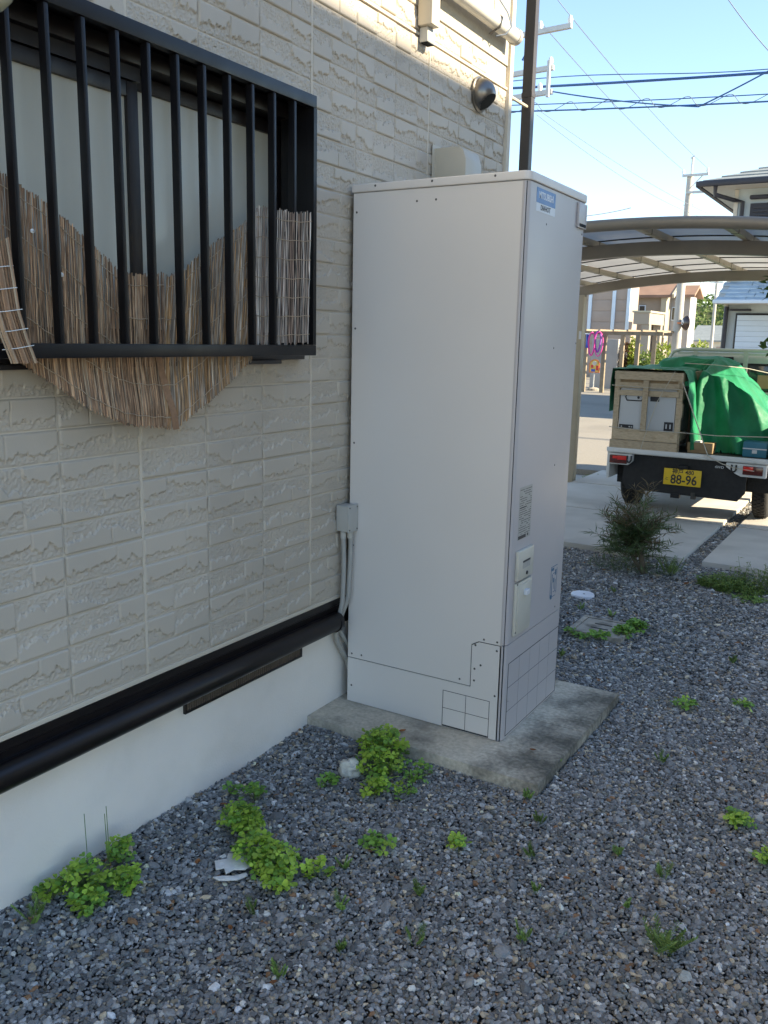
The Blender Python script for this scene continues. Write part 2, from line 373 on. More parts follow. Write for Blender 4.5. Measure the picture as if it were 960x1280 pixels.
g3['label'] = 'narrow gravel strip between the driveway slabs'; g3['category'] = 'gravel'

# ------------------------------------------------------------------ house with brick-pattern siding
house = thing('house', 'beige house with brick pattern siding and white foundation beside the gravel yard', 'house', (-3, 1, 0))
WY0, WY1, WZ0, WZ1 = .70, 2.70, 1.545, 2.425      # window opening
YC = 4.53                                          # far corner of the house
wall = MB()
wall.box(-.2, .022, -4, WY0, .5, 5.6); wall.box(-.2, .022, WY1, YC, .5, 5.6)
wall.box(-.2, .022, WY0, WY1, .5, WZ0); wall.box(-.2, .022, WY0, WY1, WZ1, 5.6)
wall.box(-7, -.2, YC-.2, YC, .5, 5.6); wall.box(-7, -.2, -4, -3.8, .5, 5.6); wall.box(-7, -6.8, -3.8, YC-.2, .5, 5.6)
wall = wall.build('wall', 'siding_back', house)
MB().box(-7.0, 0, -4, YC-.012, -.1, .50).build('foundation', 'foundation', house)
MB().prism([(-4.4, 5.3), (.27, 7.2), (5.0, 5.3), (5.0, 5.45), (.27, 7.38), (-4.4, 5.45)], -7.5, .55, 0).build('roof', 'neighbour_roof', house)
NV = 18
def block_mesh(seed):
    r = random.Random(seed); W, H, nu, nv = .2905, .0868, 96, 28
    split = r.choice([.36, .42, .5, .58, .64]); mode = [r.random() < .5, r.random() < .5]
    def jag(u, sd): return .5*nse(u*4+sd*7.3, sd)+.38*nse(u*12+sd*3.1, sd*2)+.22*nse(u*34, sd*5)
    base = [r.uniform(.30, .62), r.uniform(.30, .62)]; tilt = [r.uniform(-.5, .5), r.uniform(-.5, .5)]
    def fn(i, j):
        u, v = i, j
        k = 0 if u < split else 1; lu = u/split if k == 0 else (u-split)/(1-split)
        c = base[k]+tilt[k]*(lu-.5)+.42*jag(u*2, seed*1.7+k*9)
        d = (v-c) if mode[k] else (c-v)          # positive on the smooth plateau
        pl = sm(-.018, .022, d)
        rough = .0020+.0026*nse(u*30+seed, v*9, seed)+.0036*nse(u*70, v*22, seed+3)
        h = pl*.0074+(1-pl)*max(.0006, rough)
        ds = abs(u-split)*W
        h *= .15+.85*sm(.0, .0030, ds)
        e = min(u*W, (1-u)*W, v*H, (1-v)*H)
        h = h*sm(-.001, .0042, e)
        return (.0215+h+.0015, (u-.5)*W, v*H)
    mb = MB().grid(fn, nu, nv)
    me = bpy.data.meshes.new('siding_block'); me.from_pydata(mb.v, [], mb.f); me.polygons.foreach_set('use_smooth', mb.sm)
    me.set_sharp_from_angle(angle=math.radians(48)); me.materials.append(MATS['siding']); return me
BV = [block_mesh(i+1) for i in range(NV)]
ROW, COL0, CW = .091, 1.887, .2965
rest = []
cols = [COL0+CW*(k-10) for k in range(19)]
for ci, ya in enumerate(cols):
    for rz in range(0, 26):
        z = .546+ROW*rz; yc = ya+CW/2
        if ya+CW > YC+.05: continue
        if WY0-.02 < ya+.02 and ya+CW < WY1+.1 and z > WZ0-.02 and z+ROW < WZ1+.04: continue
        me = BV[(ci*7+rz*5+(rz*rz)%11+ci*rz) % NV]
        if ya < 1.15: rest.append((me, yc, z)); continue
        o = place('siding_block', me, (0, yc, z+.002), wall)
        if ya+CW > YC: o.scale = (1, .80, 1); o.location.y -= .026
mb = MB()                                           # blocks outside the picture, joined
for me, yc, z in rest:
    o = len(mb.v); mb.v += [(v.co.x, v.co.y+yc, v.co.z+z+.002) for v in me.vertices]
    mb.f += [tuple(i+o for i in p.vertices) for p in me.polygons]; mb.sm += [True]*len(me.polygons)
stuff(mb.build('siding_blocks', 'siding', wall, fixn=False))
# belt, upper courses with a row of blocks, pebbled panel above
for k in range(-2, 4): MB().box(.0222, .0275, COL0+CW*3*k-.0052, COL0+CW*3*k+.0052, .548, 2.912).build('sealant', 'siding_back', wall) if COL0+CW*3*k > -1 and not (WY0 < COL0+CW*3*k < WY1) else [MB().box(.0222, .0275, COL0+CW*3*k-.0052, COL0+CW*3*k+.0052, za, zb).build('sealant', 'siding_back', wall) for za, zb in ((.548, WZ0-.03), (WZ1+.02, 2.912))] if COL0+CW*3*k > -1 else None
B('belt', 'siding_back', wall, .022, .034, -4, YC+.004, 2.914, 2.926, bevel=.002)
for ci, ya in enumerate(cols):
    if ya > 1.4 and ya+CW < YC+.02:
        for k in range(8):
            z = 2.935+ROW*k
            if k > 0 and (ya > 3.5 or k > 5): continue
            place('siding_block', BV[(ci*3+k*4+5) % NV], (0, ya+CW/2, z), wall)
MB().box(.0225, .031, 3.63, YC-.004, 3.030, 3.62).build('pebbled_panel', 'stucco', wall, bevel=.002)
B('upper_panel', 'siding', wall, .0225, .030, 3.63, YC-.004, 3.63, 4.4, bevel=.002)
MB().box(-.03, .045, YC-.03, YC+.012, .56, 5.3).build('corner_trim', 'siding_back', wall, bevel=.004)
MB().box(.022, .0285, -4, YC-.03, .528, .5445).build('starter_strip', 'siding_back', wall, bevel=.002)
# dark base flashing
MB().prism([(.0, .40), (.022, .405), (.022, .455), (.034, .462), (.034, .47), (.022, .475), (.022, .495), (.030, .50), (.030, .527), (-.1, .527), (-.1, .40)], -4, YC-.01, 1).build('base_flashing', 'brown_plastic', house)
# foundation vent
fv = MB(); fv.box(.001, .012, 2.067, 2.745, .333, .342); fv.box(.001, .012, 2.067, 2.075, .343, .4); fv.box(.001, .012, 2.737, 2.745, .343, .4)
fv = fv.build('foundation_vent', 'window_frame', house)
B('backing', 'dark_hole', fv, .0005, .0025, 2.076, 2.736, .343, .40)
sb = MB()
for k in range(56): y = 2.08+k*.0118; sb.box(.0035, .011, y, y+.0045, .3425, .402)
stuff(sb.build('slats', 'vent_slat', fv))
# window
fr = MB()
fr.box(-.10, .055, WY0, WY1, WZ1-.05, WZ1); fr.box(-.10, .055, WY0, WY1, WZ0, WZ0+.05)
fr.box(-.10, .055, WY1-.05, WY1, WZ0+.05, WZ1-.05); fr.box(-.10, .055, WY0, WY0+.05, WZ0+.05, WZ1-.05)
window = fr.build('window', 'window_frame', house, bevel=.003)
def sash(y0, y1, z0, z1, x):
    m = MB(); t = .042
    m.box(x-.012, x+.016, y0, y0+t, z0, z1); m.box(x-.012, x+.016, y1-t, y1, z0, z1)
    m.box(x-.012, x+.016, y0+t, y1-t, z0, z0+t); m.box(x-.012, x+.016, y0+t, y1-t, z1-t, z1)
    m.build('sash', 'window_frame', window, bevel=.003)
    B('pane', 'frosted_glass', window, x-.002, x+.004, y0+t-.003, y1-t+.003, z0+t-.003, z1-t+.003)
sash(.752, 1.925, 1.60, 2.333, .012); sash(1.885, 2.648, 1.60, 2.372, -.03)
B('header', 'window_frame', window, -.02, .034, .752, 1.93, 2.336, 2.374)
B('room_back', 'dark_hole', window, -.099, -.09, WY0+.051, WY1-.051, WZ0+.051, WZ1-.051)
B('window_sill', 'window_frame', window, .03, .070, WY0+.02, WY1-.16, 1.531, 1.546, bevel=.003)
# grille bolted over the window
gx0, gx1 = .035, .165
gr = MB(); gr.box(gx1-.030, gx1, .58, 2.618, 2.402, 2.442); gr = gr.build('window_grille', 'black_metal', house, bevel=.003)
B('rail', 'black_metal', gr, gx1-.034, gx1+.002, .58, 2.618, 1.563, 1.600, bevel=.003)
B('rail', 'black_metal', gr, gx0, gx0+.02, .58, 2.598, 1.575, 1.61, bevel=.003)
B('top_plate', 'black_metal', gr, gx0-.012, gx1-.031, .58, 2.618, 2.43, 2.440)
MB().box(gx0-.012, gx1-.0305, 2.600, 2.6185, 1.6005, 2.4295).build('side_plate', 'black_metal', gr)
MB().box(gx1-.030, gx1, 2.600, 2.6185, 1.6005, 2.4015).build('side_post', 'black_metal', gr)
barm = MB().box(gx1-.030, gx1-.004, -.0068, .0068, 1.6005, 2.4015).build('bar', 'black_metal', gr, bevel=.0025)
bx_, bz_ = LOC[barm.name].x, LOC[barm.name].z
by = [2.609-.1095*k for k in range(1, 19)]
for i, y in enumerate(by):
    if i == 0: barm.location = Vector((bx_, y, bz_))-LOC[gr.name]
    else: place('bar', barm.data, (bx_, y, bz_), gr)

# reed screens sagging behind the bars
def lerp(tab, y):
    for (a, va), (b, vb) in zip(tab, tab[1:]):
        if y <= b: return va+(vb-va)*(y-a)/(b-a) if b > a else va
    return tab[-1][1]
TOP = [(1.10, 2.17), (1.25, 2.09), (1.406, 2.005), (1.545, 1.937), (1.658, 1.866), (1.771, 1.800), (1.806, 1.793), (1.92, 1.799), (1.99, 1.822), (2.032, 1.861), (2.141, 1.933), (2.212, 1.967), (2.319, 2.04)]
BOT = [(1.10, 1.74), (1.25, 1.66), (1.374, 1.585), (1.42, 1.556), (1.531, 1.483), (1.635, 1.418), (1.749, 1.374), (1.847, 1.357), (1.962, 1.344), (2.067, 1.40), (2.173, 1.459), (2.265, 1.517), (2.34, 1.556)]
def reeds(obj_name, label, y0, y1, top, bot, xf, seed, palette, lean=0.0, step=.0026, nstr=5, cat='reed screen', group='reed screens in the window grille'):
    r = random.Random(seed); mb = MB(); tint = []
    root = thing(obj_name, label, cat, ((.1), (y0+y1)/2, bot((y0+y1)/2)), group)
    y = y0
    while y < y1:
        zt = top(y)+r.uniform(-.005, .006); zb = bot(y)+r.uniform(-.006, .006); wd = r.uniform(.0012, .0017)
        ns = 12; c = r.choice(palette); k = r.uniform(.60, 1.35); n0 = len(mb.v)
        j = r.uniform(-.004, .004); pts = []
        for s in range(ns+1):
            t = s/ns; z = zb+(zt-zb)*t; pts.append((xf(y, z)+r.uniform(-.0012, .0012), y+lean*(z-zb)+j*t+r.uniform(-.0012, .0012), z))
        mb.tube(pts, wd, 5)
        for s in range(ns+1):
            kk = k*r.uniform(.45, 1.40); tint += [(c[0]*kk, c[1]*kk, c[2]*kk, 1)]*5
        y += step*r.uniform(.75, 1.2)
    stuff(mb.build('reeds', 'reed', root, tint=tint, fixn=False))
    for s in range(nstr):
        t = .07+.86*s/(nstr-1); pts = []; n = max(8, int((y1-y0)/.02))
        for i in range(n+1):
            y = y0+(y1-y0)*i/n; z = bot(y)+(top(y)-bot(y))*t; pts.append((xf(y, z)+.0034, y+lean*(z-bot(y)), z+.002*math.sin(i*2.1+s)))
        MB().tube(pts, .0013, 5).build('string', 'string', root)
    return root
tan_ = [(.36, .215, .12), (.27, .16, .09), (.44, .285, .165), (.17, .10, .055), (.40, .30, .20)]
gold = [(.36, .20, .085), (.27, .155, .065), (.40, .25, .12), (.22, .13, .055), (.38, .30, .20)]
gry = [(.34, .27, .20), (.44, .37, .29), (.26, .19, .13), (.17, .12, .08), (.50, .42, .33)]
grey = [(.46, .39, .32), (.55, .47, .40), (.36, .27, .21), (.26, .18, .135), (.60, .54, .47)]
topf = lambda y: lerp(TOP, y); botf = lambda y: lerp(BOT, y)
xsag = lambda y, z: .098+.012*math.sin(y*9)+(.02*sm(1.56, 1.38, z))
R1 = reeds('reed_screen', 'long tan reed screen sagging behind the bars on the left of the window', 1.16, 1.945, topf, botf, xsag, 1, tan_)
R2 = reeds('reed_screen', 'brownish reed screen rising to the right from the low point of the sag', 1.915, 2.325, topf, botf, xsag, 2, gry[:3]+gold[:3], lean=.10, step=.0024)
R3 = reeds('reed_screen', 'short pale grey reed screen standing upright at the right end of the grille', 2.33, 2.540, lambda y: 2.048+.003*math.sin(y*40), lambda y: 1.602+.004*math.sin(y*23), lambda y, z: .116+max(0, y-2.385)*.46, 3, grey, lean=.03, step=.0044, nstr=7)
# border strip sewn to the left screen
def strip_fn(u, v):
    y = 1.905+.026*u+.05*(1-v); z = botf(1.95)-.004+.24*v; return (xsag(y, z)+.005+.002*math.sin(v*9), y-.01, z)
MB().grid(strip_fn, 3, 20).build('border_strip', 'reed_border', R1, fixn=False)
# end of the left screen folded out over the lower rail
mb = MB(); tint = []; r = random.Random(5)
for k in range(16):
    y = 1.292+.0045*k; n0 = len(mb.v); dy = .045
    mb.tube([(.174+.004*math.sin(k)+.02*t, y+dy*t*t*1.0, 1.80-.247*t+.003*k*(t < .5)) for t in (0, .25, .5, .75, 1.0)], .0025, 5)
    c = r.choice(tan_); tint += [(c[0], c[1], c[2], 1)]*(len(mb.v)-n0)
stuff(mb.build('folded_end', 'reed', R1, tint=tint, fixn=False))
for z in (1.77, 1.72, 1.67, 1.625, 1.585):
    t = (1.80-z)/.247; y0 = 1.288+.045*t*t
    MB().tube([(.170+.02*t, y0-.004, z), (.182+.02*t, y0+.03, z+.004), (.180+.02*t, y0+.077, z+.011)], .0010, 5).build('tie', 'white_tie', R1)
for (y, z) in ((1.478, 1.875), (1.56, 1.775)):
    MB().lathe([(.001, -.004), (.005, -.003), (.006, .001), (.001, .004)], (.112, y, z), 0, 8).build('knot', 'white_tie', R1)

# glass lamp at the near end of the grille
gl = thing('glass_lamp', 'round yellowish glass lamp hanging at the top left before the black bars', 'lamp', (.25, 1.285, 2.32))
MB().lathe([(.004, -.062), (.03, -.056), (.05, -.036), (.060, -.008), (.061, .012), (.055, .035), (.04, .052), (.022, .060)], (.25, 1.292, 2.362), 2, 28).build('globe', 'amber_glass', gl)
MB().lathe([(.0615, -.003), (.0635, .0), (.0615, .004)], (.25, 1.292, 2.372), 2, 28).build('rim', 'gold_rim', gl)
MB().lathe([(.024, .0), (.024, .02), (.008, .03), (.008, .06)], (.25, 1.292, 2.42), 2, 16).build('cap', 'gold_rim', gl)
MB().tube([(.25, 1.292, 2.47), (.235, 1.292, 2.495), (.15, 1.292, 2.50), (.142, 1.292, 2.443)], .0035, 6).build('hook', 'black_metal', gl)

# drain pipe along the wall base
dp = thing('drain_pipe', 'glossy dark brown pipe running low along the foundation', 'pipe', (.052, 0, .40))
MB().tube([(.050, -3.5, .436), (.050, 0, .437), (.050, 1.5, .438), (.050, 2.945, .441)], .039, 20).build('pipe', 'brown_plastic', dp)
for y in (.9, 2.93): MB().tube([(.050, y-.012, .4375), (.050, y+.012, .4375)], .0415, 20).build('clip', 'brown_plastic', dp)

# vent hood, square hood, duct cover, gutter pipe on the wall
vh = thing('vent_hood', 'round stainless steel vent hood on the wall near the sunlit edge', 'vent', (.03, 4.165, 2.735))
MB().lathe([(.0, .0), (.083, .0), (.083, .008), (.074, .012)], (.031, 4.165, 2.815), 0, 28).build('flange', 'steel', vh)
def hood(u, v):
    a = u*PI*2; 
    th = v*PI/2; r = .073
    x = .043+r*1.02*math.sin(th); q = r*math.cos(th)
    y = 4.165+q*math.cos(a); z = 2.815+q*math.sin(a)
    return (x, y, max(z, 2.815-.072+(x-.043)*.9))
hg = MB().grid(hood, 48, 24); cut = lambda p: abs(p[2]-(2.815-.072+(p[0]-.043)*.9)) < 1e-6
op_ = MB(); op_.v = list(hg.v); op_.f = [f for f in hg.f if all(cut(hg.v[i]) for i in f)]; op_.sm = [False]*len(op_.f)
kp = [f for f in hg.f if not all(cut(hg.v[i]) for i in f)]; hg.f = kp; hg.sm = [True]*len(kp)
hg.build('dome', 'steel', vh, fixn=False); op_.build('opening', 'dark_hole', vh, fixn=False)
sh = thing('range_hood_cover', 'square cream vent cover on the wall just above the water heater', 'vent', (.03, 3.8, 2.28))
MB().prism([(.030, 2.26), (.030, 2.487), (.155, 2.487), (.178, 2.47), (.192, 2.43), (.196, 2.26)], 3.725, 3.89, 1).build('hood', 'hood_cream', sh, bevel=.006)
MB().box(0.0325, .0345, 3.70, 3.915, 2.25, 2.50).build('back_plate', 'hood_cream', sh, bevel=.003)
dc = thing('duct_cover', 'cream air conditioner duct cover on the upper sunlit wall', 'duct', (.03, 3.6, 2.95))
MB().box(.0345, .105, 3.53, 3.605, 2.945, 4.6).build('cover', 'hood_cream', dc, bevel=.008)
MB().box(.0345, .075, 3.55, 3.62, 2.885, 2.944).build('outlet', 'box_grey', dc, bevel=.004)
B('mouth', 'dark_hole', dc, .040, .0735, 3.556, 3.614, 2.882, 2.888)
gp = thing('wall_gutter', 'white horizontal gutter pipe high on the sunlit wall', 'gutter', (.08, 4, 3.09))
MB().tube([(.085, 1.4, 3.150), (.085, 4.44, 3.150)], .036, 18).build('pipe', 'gutter_white', gp)
MB().tube([(.085, 4.435, 3.150), (.085, 4.465, 3.150)], .040, 18).build('end_cap', 'box_grey', gp)
for y in (3.15, 4.20):
    MB().tube([(.03, y, 3.20), (.085, y, 3.192), (.126, y, 3.16), (.115, y, 3.12), (.085, y, 3.108), (.06, y, 3.095)], .005, 6).build('bracket', 'steel', gp)
MB().tube([(.04, 4.300, 3.42), (.045, 4.305, 3.3), (.10, 4.315, 3.22), (.128, 4.310, 3.15), (.11, 4.280, 3.11), (.07, 4.250, 3.10)], .004, 6).build('cable', 'wire_dark', gp)
B('cable_clip', 'box_grey', gp, .0345, .048, 4.285, 4.315, 3.40, 3.44, bevel=.003)

# dark downpipe post at the corner
bp = thing('dark_post', 'tall dark brown square post rising behind the water heater beside the house corner', 'post', (.02, 4.83, 0))
MB().box(-.012, .046, 4.80, 4.85, 0, 5.2).build('post', 'pole_brown', bp, bevel=.004)
B('strap', 'pole_brown', bp, -.014, .048, 4.797, 4.853, 2.95, 2.975, bevel=.002)
MB().tube([(.02, 4.53, 2.90), (.02, 4.80, 2.90)], .009, 8).build('wall_bracket', 'hood_cream', bp)
B('foot', 'pole_brown', bp, -.06, .09, 4.75, 4.90, -.02, .012, bevel=.004)

# junction box and conduits
jb = thing('junction_box', 'grey electrical junction box with two conduits beside the water heater', 'junction box', (.06, 2.98, .3))
MB().box(.0345, .094, 2.949, 3.018, .832, .942).build('box', 'box_grey', jb, bevel=.005)
B('lid', 'box_grey', jb, .0935, .099, 2.946, 3.019, .829, .945, bevel=.004)
for (y, z) in ((2.956, .84), (2.956, .934), (3.012, .84), (3.012, .934)): MB().lathe([(.0001, .0025), (.003, .002), (.0035, 0)], (.099, y, z), 0, 8).build('screw', 'screw', jb)
for (x, y, s) in ((.060, 2.967, 0), (.078, 2.990, 1)):
    MB().tube([(x, y, .835), (x, y, .80)], .0125, 12).build('gland', 'box_grey', jb)
    pts = []; rad = []; n = 150
    for k in range(n+1):
        t = k/n; z = .805-(.62-.05*s)*t; pts.append((x-(x-.030)*sm(.42, .72, t)+.003*math.sin(t*8+s)*(1-t), y+.10*sm(.70, 1, t)+.003*math.sin(t*6+s), z)); rad.append(.0098+.0014*(k % 2))
    MB().tube(pts, rad, 12).build('conduit', 'conduit', jb)

# ------------------------------------------------------------------ concrete base and water heater
cs = thing('concrete_base', 'low stained concrete base slab under the water heater', 'slab', (.53, 3.3, 0))
MB().prism([(.001, 2.795), (1.045, 2.785), (1.046, 3.3015), (.001, 3.3015)], -.06, .05, 2).build('slab', 'slab', cs, bevel=.004)
MB().prism([(.001, 3.3035), (1.046, 3.3035), (1.046, 3.785), (.001, 3.785)], -.06, .05, 2).build('slab', 'slab', cs, bevel=.004)
TX0, TX1, TY0, TY1, TZ0 = .054, .794, 3.022, 3.645, .051
wh = thing('water_heater', 'tall grey water heater tank standing on the concrete base against the house', 'water heater', (.424, 3.33, TZ0))
MB().box(TX0+.006, TX1-.008, TY0+.004, TY1-.004, TZ0, 2.186).build('body', 'tank_core', wh)
def rprof(x0, y0, x1, y1, r, n=6):                       # front profile with rounded front corners (x-y)
    p = [(x0, y0)]
    for k in range(n+1):
        a = -PI/2+PI/2*k/n; p.append((x1-r+r*math.cos(a), y0+r+r*math.sin(a)))
    for k in range(n+1):
        a = PI/2*k/n; p.append((x1-r+r*math.cos(a), y1-r+r*math.sin(a)))
    p.append((x0, y1)); return p
# side panel, lower side panel with the notch
MB().prism([(TX0, .2575), (.6455, .2575), (.6455, .4345), (.6775, .4530), (.7755, .4530), (.7755, 2.188), (TX0, 2.188)], TY0, TY0+.02, 1).build('side_panel', 'tank', wh, bevel=.0012, seg=1)
MB().prism([(TX0, TZ0+.002), (.7755, TZ0+.002), (.7755, .4495), (.6785, .4495), (.6495, .432), (.6495, .2545), (TX0, .2545)], TY0+.0005, TY0+.02, 1).build('lower_side_panel', 'tank', wh)
MB().prism(rprof(.7785, TY0, TX1, TY1, .024), .4555, 2.188, 2).build('front_panel', 'tank_shaded', wh, bevel=.0015, seg=1)
MB().prism(rprof(.7785, TY0+.0005, TX1-.0005, TY1, .024), TZ0+.002, .4525, 2).build('lower_front_panel', 'tank_shaded', wh, bevel=.0015, seg=1)
MB().box(TX0, TX1-.03, TY1-.02, TY1, TZ0+.002, 2.188).build('far_panel', 'tank', wh, bevel=.002)
MB().prism(rprof(TX0-.006, TY0-.006, TX1+.007, TY1+.006, .03), 2.1895, 2.221, 2).build('top_cover', 'tank', wh, bevel=.006, seg=3)
# knockout tiles
def thin(name, m, x, y0, y1, z0, z1, t=.0022, bev=.0008): return MB().box(x, x+t, y0, y1, z0, z1).build(name, m, wh, bevel=bev, seg=1)
for i in range(5):
    for j in range(3):
        y0 = 3.062+.112*i; z0 = .066+.102*j; thin('knockout_tile', 'tank_shaded', TX1-.0006, y0, min(y0+.1095, 3.64), z0, z0+.0995, .0016, .0005)
for i in range(2):
    for j in range(2):
        x0 = .529+.104*i; z0 = .062+.0755*j; MB().box(x0, x0+.1015, TY0-.0016, TY0+.001, z0, z0+.073).build('knockout_tile', 'tank', wh, bevel=.0005, seg=1)
# dark outline of the knockout group
B('knockout_seam', 'tank_core', wh, .526, .7365, TY0-.0004, TY0+.0008, TZ0+.004, .2125)
B('knockout_seam', 'tank_core', wh, TX1-.0012, TX1-.0001+.0003, 3.058, 3.625, .062, .3725)
# screws
scr = MB().lathe([(.0001, -.0028), (.0028, -.0024), (.0046, -.0012), (.0048, 0)], (0, 0, 0), 1, 12).build('screw', 'screw', wh)
pos = [(.424, 2.139), (.342, 2.138), (.07, 2.111), (.07, 1.661), (.072, 1.195), (.074, .757), (.075, .27), (.125, .272), (.075, .123), (.60, .272), (.664, .43), (.70, .4605), (.757, .4605), (.757, .424), (.664, .33), (.69, .35), (.757, .235), (.664, .28)]
for i, (x, z) in enumerate(pos):
    c = (x, TY0-.0001, z)
    if i == 0: scr.location = Vector(c)-LOC[wh.name]
    else: place('screw', scr.data, c, wh)
for x in (.158, .408, .665): place('screw', scr.data, (x, TY0-.0062, 2.205), wh)
scx = MB().lathe([(.0048, 0), (.0046, .0012), (.0028, .0024), (.0001, .0028)], (0, 0, 0), 0, 12).build('screw', 'screw', wh)
for i, (y, z) in enumerate([(3.209, 2.054), (3.61, 2.06), (3.36, 1.60), (3.62, 1.62), (3.56, .475), (3.10, .475), (3.07, .205), (3.62, .355), (3.45, 1.12)]):
    c = (TX1+.0001, y, z)
    if i == 0: scx.location = Vector(c)-LOC[wh.name]
    else: place('screw', scx.data, c, wh)
# brand sticker
st = thin('sticker', 'label_blue', TX1, 3.098, 3.288, 2.124, 2.176, .0008, 0)
thin('sticker', 'label_white', TX1, 3.098, 3.288, 2.094, 2.1235, .0008, 0)
text('MITSUBISHI', .034, (TX1+.0011, 3.193, 2.151), (0, 1, 0), (0, 0, 1), 'ink_white', wh, sx=.86, bold=.0006)
text('DIAHOT', .026, (TX1+.0011, 3.190, 2.109), (0, 1, 0), (0, 0, 1), 'ink', wh, sx=1.0, bold=.0005)
# handle box under the lid
MB().box(TX1, TX1+.010, 3.535, 3.632, 2.085, 2.182).build('handle_cover', 'tank_shaded', wh, bevel=.003)
B('handle_slot', 'dark_hole', wh, TX1+.0095, TX1+.0112, 3.545, 3.622, 2.090, 2.102)
# rating plate with rows of fine print
thin('rating_plate', 'label_grey', TX1, 3.085, 3.212, .868, 1.077, .001, 0)
pr = MB(); r = random.Random(3)
for k in range(21):
    z = 1.066-.0088*k; y = 3.090
    if k in (8,): pr.box(TX1+.001, TX1+.0014, 3.090, 3.16, z-.0025, z+.002); continue
    while y < 3.203:
        wv = r.uniform(.004, .02); 
        if r.random() < .72: pr.box(TX1+.001, TX1+.0013, y, min(y+wv, 3.206), z-.0013, z+.0012)
        y += wv+.0035
pr.box(TX1+.001, TX1+.0014, 3.088, 3.165, .871, .884); pr.box(TX1+.001, TX1+.0014, 3.178, 3.19, .874, .884)
stuff(pr.build('fine_print', 'ink', wh))
# service box and lower flap
MB().box(TX1, TX1+.016, 3.074, 3.229, .708, .828).build('service_box', 'cream_plastic', wh, bevel=.005)
B('service_window', 'label_grey', wh, TX1+.0155, TX1+.0167, 3.115, 3.19, .752, .782)
B('service_stripe', 'ink', wh, TX1+.0165, TX1+.0170, 3.115, 3.19, .776, .784)
MB().lathe([(.008, 0), (.0075, .003), (.0001, .0035)], (TX1+.016, 3.160, .728), 0, 14).build('knob', 'ink', wh)
MB().box(TX1, TX1+.013, 3.073, 3.234, .482, .698).build('service_flap', 'cream_plastic', wh, bevel=.005)
MB().box(TX1+.0125, TX1+.016, 3.086, 3.222, .495, .686).build('service_flap', 'cream_plastic', wh, bevel=.003)
MB().box(TX1+.0155, TX1+.030, 3.138, 3.172, .640, .662).build('latch', 'label_white', wh, bevel=.003)
for z in (.492, .689): place('screw', scx.data, (TX1+.0131, 3.081, z), wh)
# blue line-drawing caution mark
cm = MB(); X = TX1+.0003
for (y0, y1, z0, z1) in ((3.485, 3.56, .672, .675), (3.485, 3.488, .535, .672), (3.557, 3.56, .545, .66), (3.49, 3.52, .655, .668), (3.495, 3.55, .535, .538), (3.50, 3.506, .55, .64), (3.51, 3.54, .64, .643), (3.515, 3.53, .60, .62), (3.54, 3.545, .56, .61), (3.52, 3.55, .555, .558), (3.49, 3.51, .528, .548), (3.525, 3.528, .57, .6), (3.535, 3.55, .63, .655)):
    cm.box(X, X+.0005, y0, y1, z0, z1)
cm.build('caution_print', 'ink_blue', wh)

# ------------------------------------------------------------------ small things on the gravel
def blob(c, rx, ry, rz, seed, n=14, amp=.25, fl=0):
    mb = MB()
    def fn(u, v):
        th = u*2*PI; ph = (v-.5)*PI; d = Vector((math.cos(th)*math.cos(ph), math.sin(th)*math.cos(ph), math.sin(ph)))
        k = 1+amp*nse(d.x*1.6+seed, d.y*1.6, d.z*1.6)+amp*.5*nse(d.x*4+seed, d.y*4, d.z*4)
        return (c[0]+d.x*rx*k, c[1]+d.y*ry*k, c[2]+d.z*rz*k)
    return mb.grid(fn, n*2, n)
tag(blob((.385, 2.545, .028), .044, .036, .034, 3.3, 14, .45).build('white_stone', 'white_rock', fixn=False), 'pale pitted stone lying against the clover by the slab', 'stone')
bw = thing('broken_shard', 'broken white shard lying beside the middle clover clump', 'debris', (.40, 1.855, .012))
def shard(pts, z, t): return MB().prism(pts, z, z+t, 2)
shard([(.352, 1.83), (.375, 1.86), (.36, 1.885), (.385, 1.90), (.395, 1.925), (.412, 1.90), (.44, 1.905), (.462, 1.88), (.46, 1.85), (.43, 1.83), (.425, 1.80), (.40, 1.82), (.385, 1.80)], .016, .006).build('shard', 'broken_white', bw, bevel=.002)
shard([(.40, 1.77), (.425, 1.768), (.47, 1.80), (.482, 1.835), (.47, 1.842), (.45, 1.81), (.42, 1.79)], .013, .005).build('rim_piece', 'broken_white', bw, bevel=.0015)
shard([(.345, 1.86), (.36, 1.858), (.365, 1.872), (.35, 1.88)], .014, .005).build('chip', 'broken_white', bw, bevel=.001)

# trefoil leaves: heart-shaped leaflets, shared meshes
def trefoil(seed, mname, n=3):
    r = random.Random(seed); mb = MB()
    for k in range(n):
        a = 2*PI*k/n+r.uniform(-.12, .12); d = Vector((math.cos(a), math.sin(a), 0)); s = Vector((-d.y, d.x, 0)); dr = r.uniform(-.35, .05)
        L = 1.0*r.uniform(.9, 1.08)
        def P(f, g, h): return d*L*f+s*L*g+Vector((0, 0, dr*f*L+h))
        pts = [P(.03, 0, 0), P(.30, .26, .07), P(.62, .47, .10), P(.90, .40, .02), P(.99, .18, -.02), P(.84, 0, -.05), P(.99, -.18, -.02), P(.90, -.40, .02), P(.62, -.47, .10), P(.30, -.26, .07), P(.45, 0, -.03)]
        mb.add(pts, [(10, i, i+1) for i in range(0, 9)]+[(10, 9, 0)], True)
    me = bpy.data.meshes.new('leaf'); me.from_pydata([tuple(v) for v in mb.v], [], mb.f); me.polygons.foreach_set('use_smooth', mb.sm); me.materials.append(MATS[mname]); return me
TL = [trefoil(i, 'clover') for i in range(6)]; TD = [trefoil(i+20, 'clover_dark') for i in range(4)]
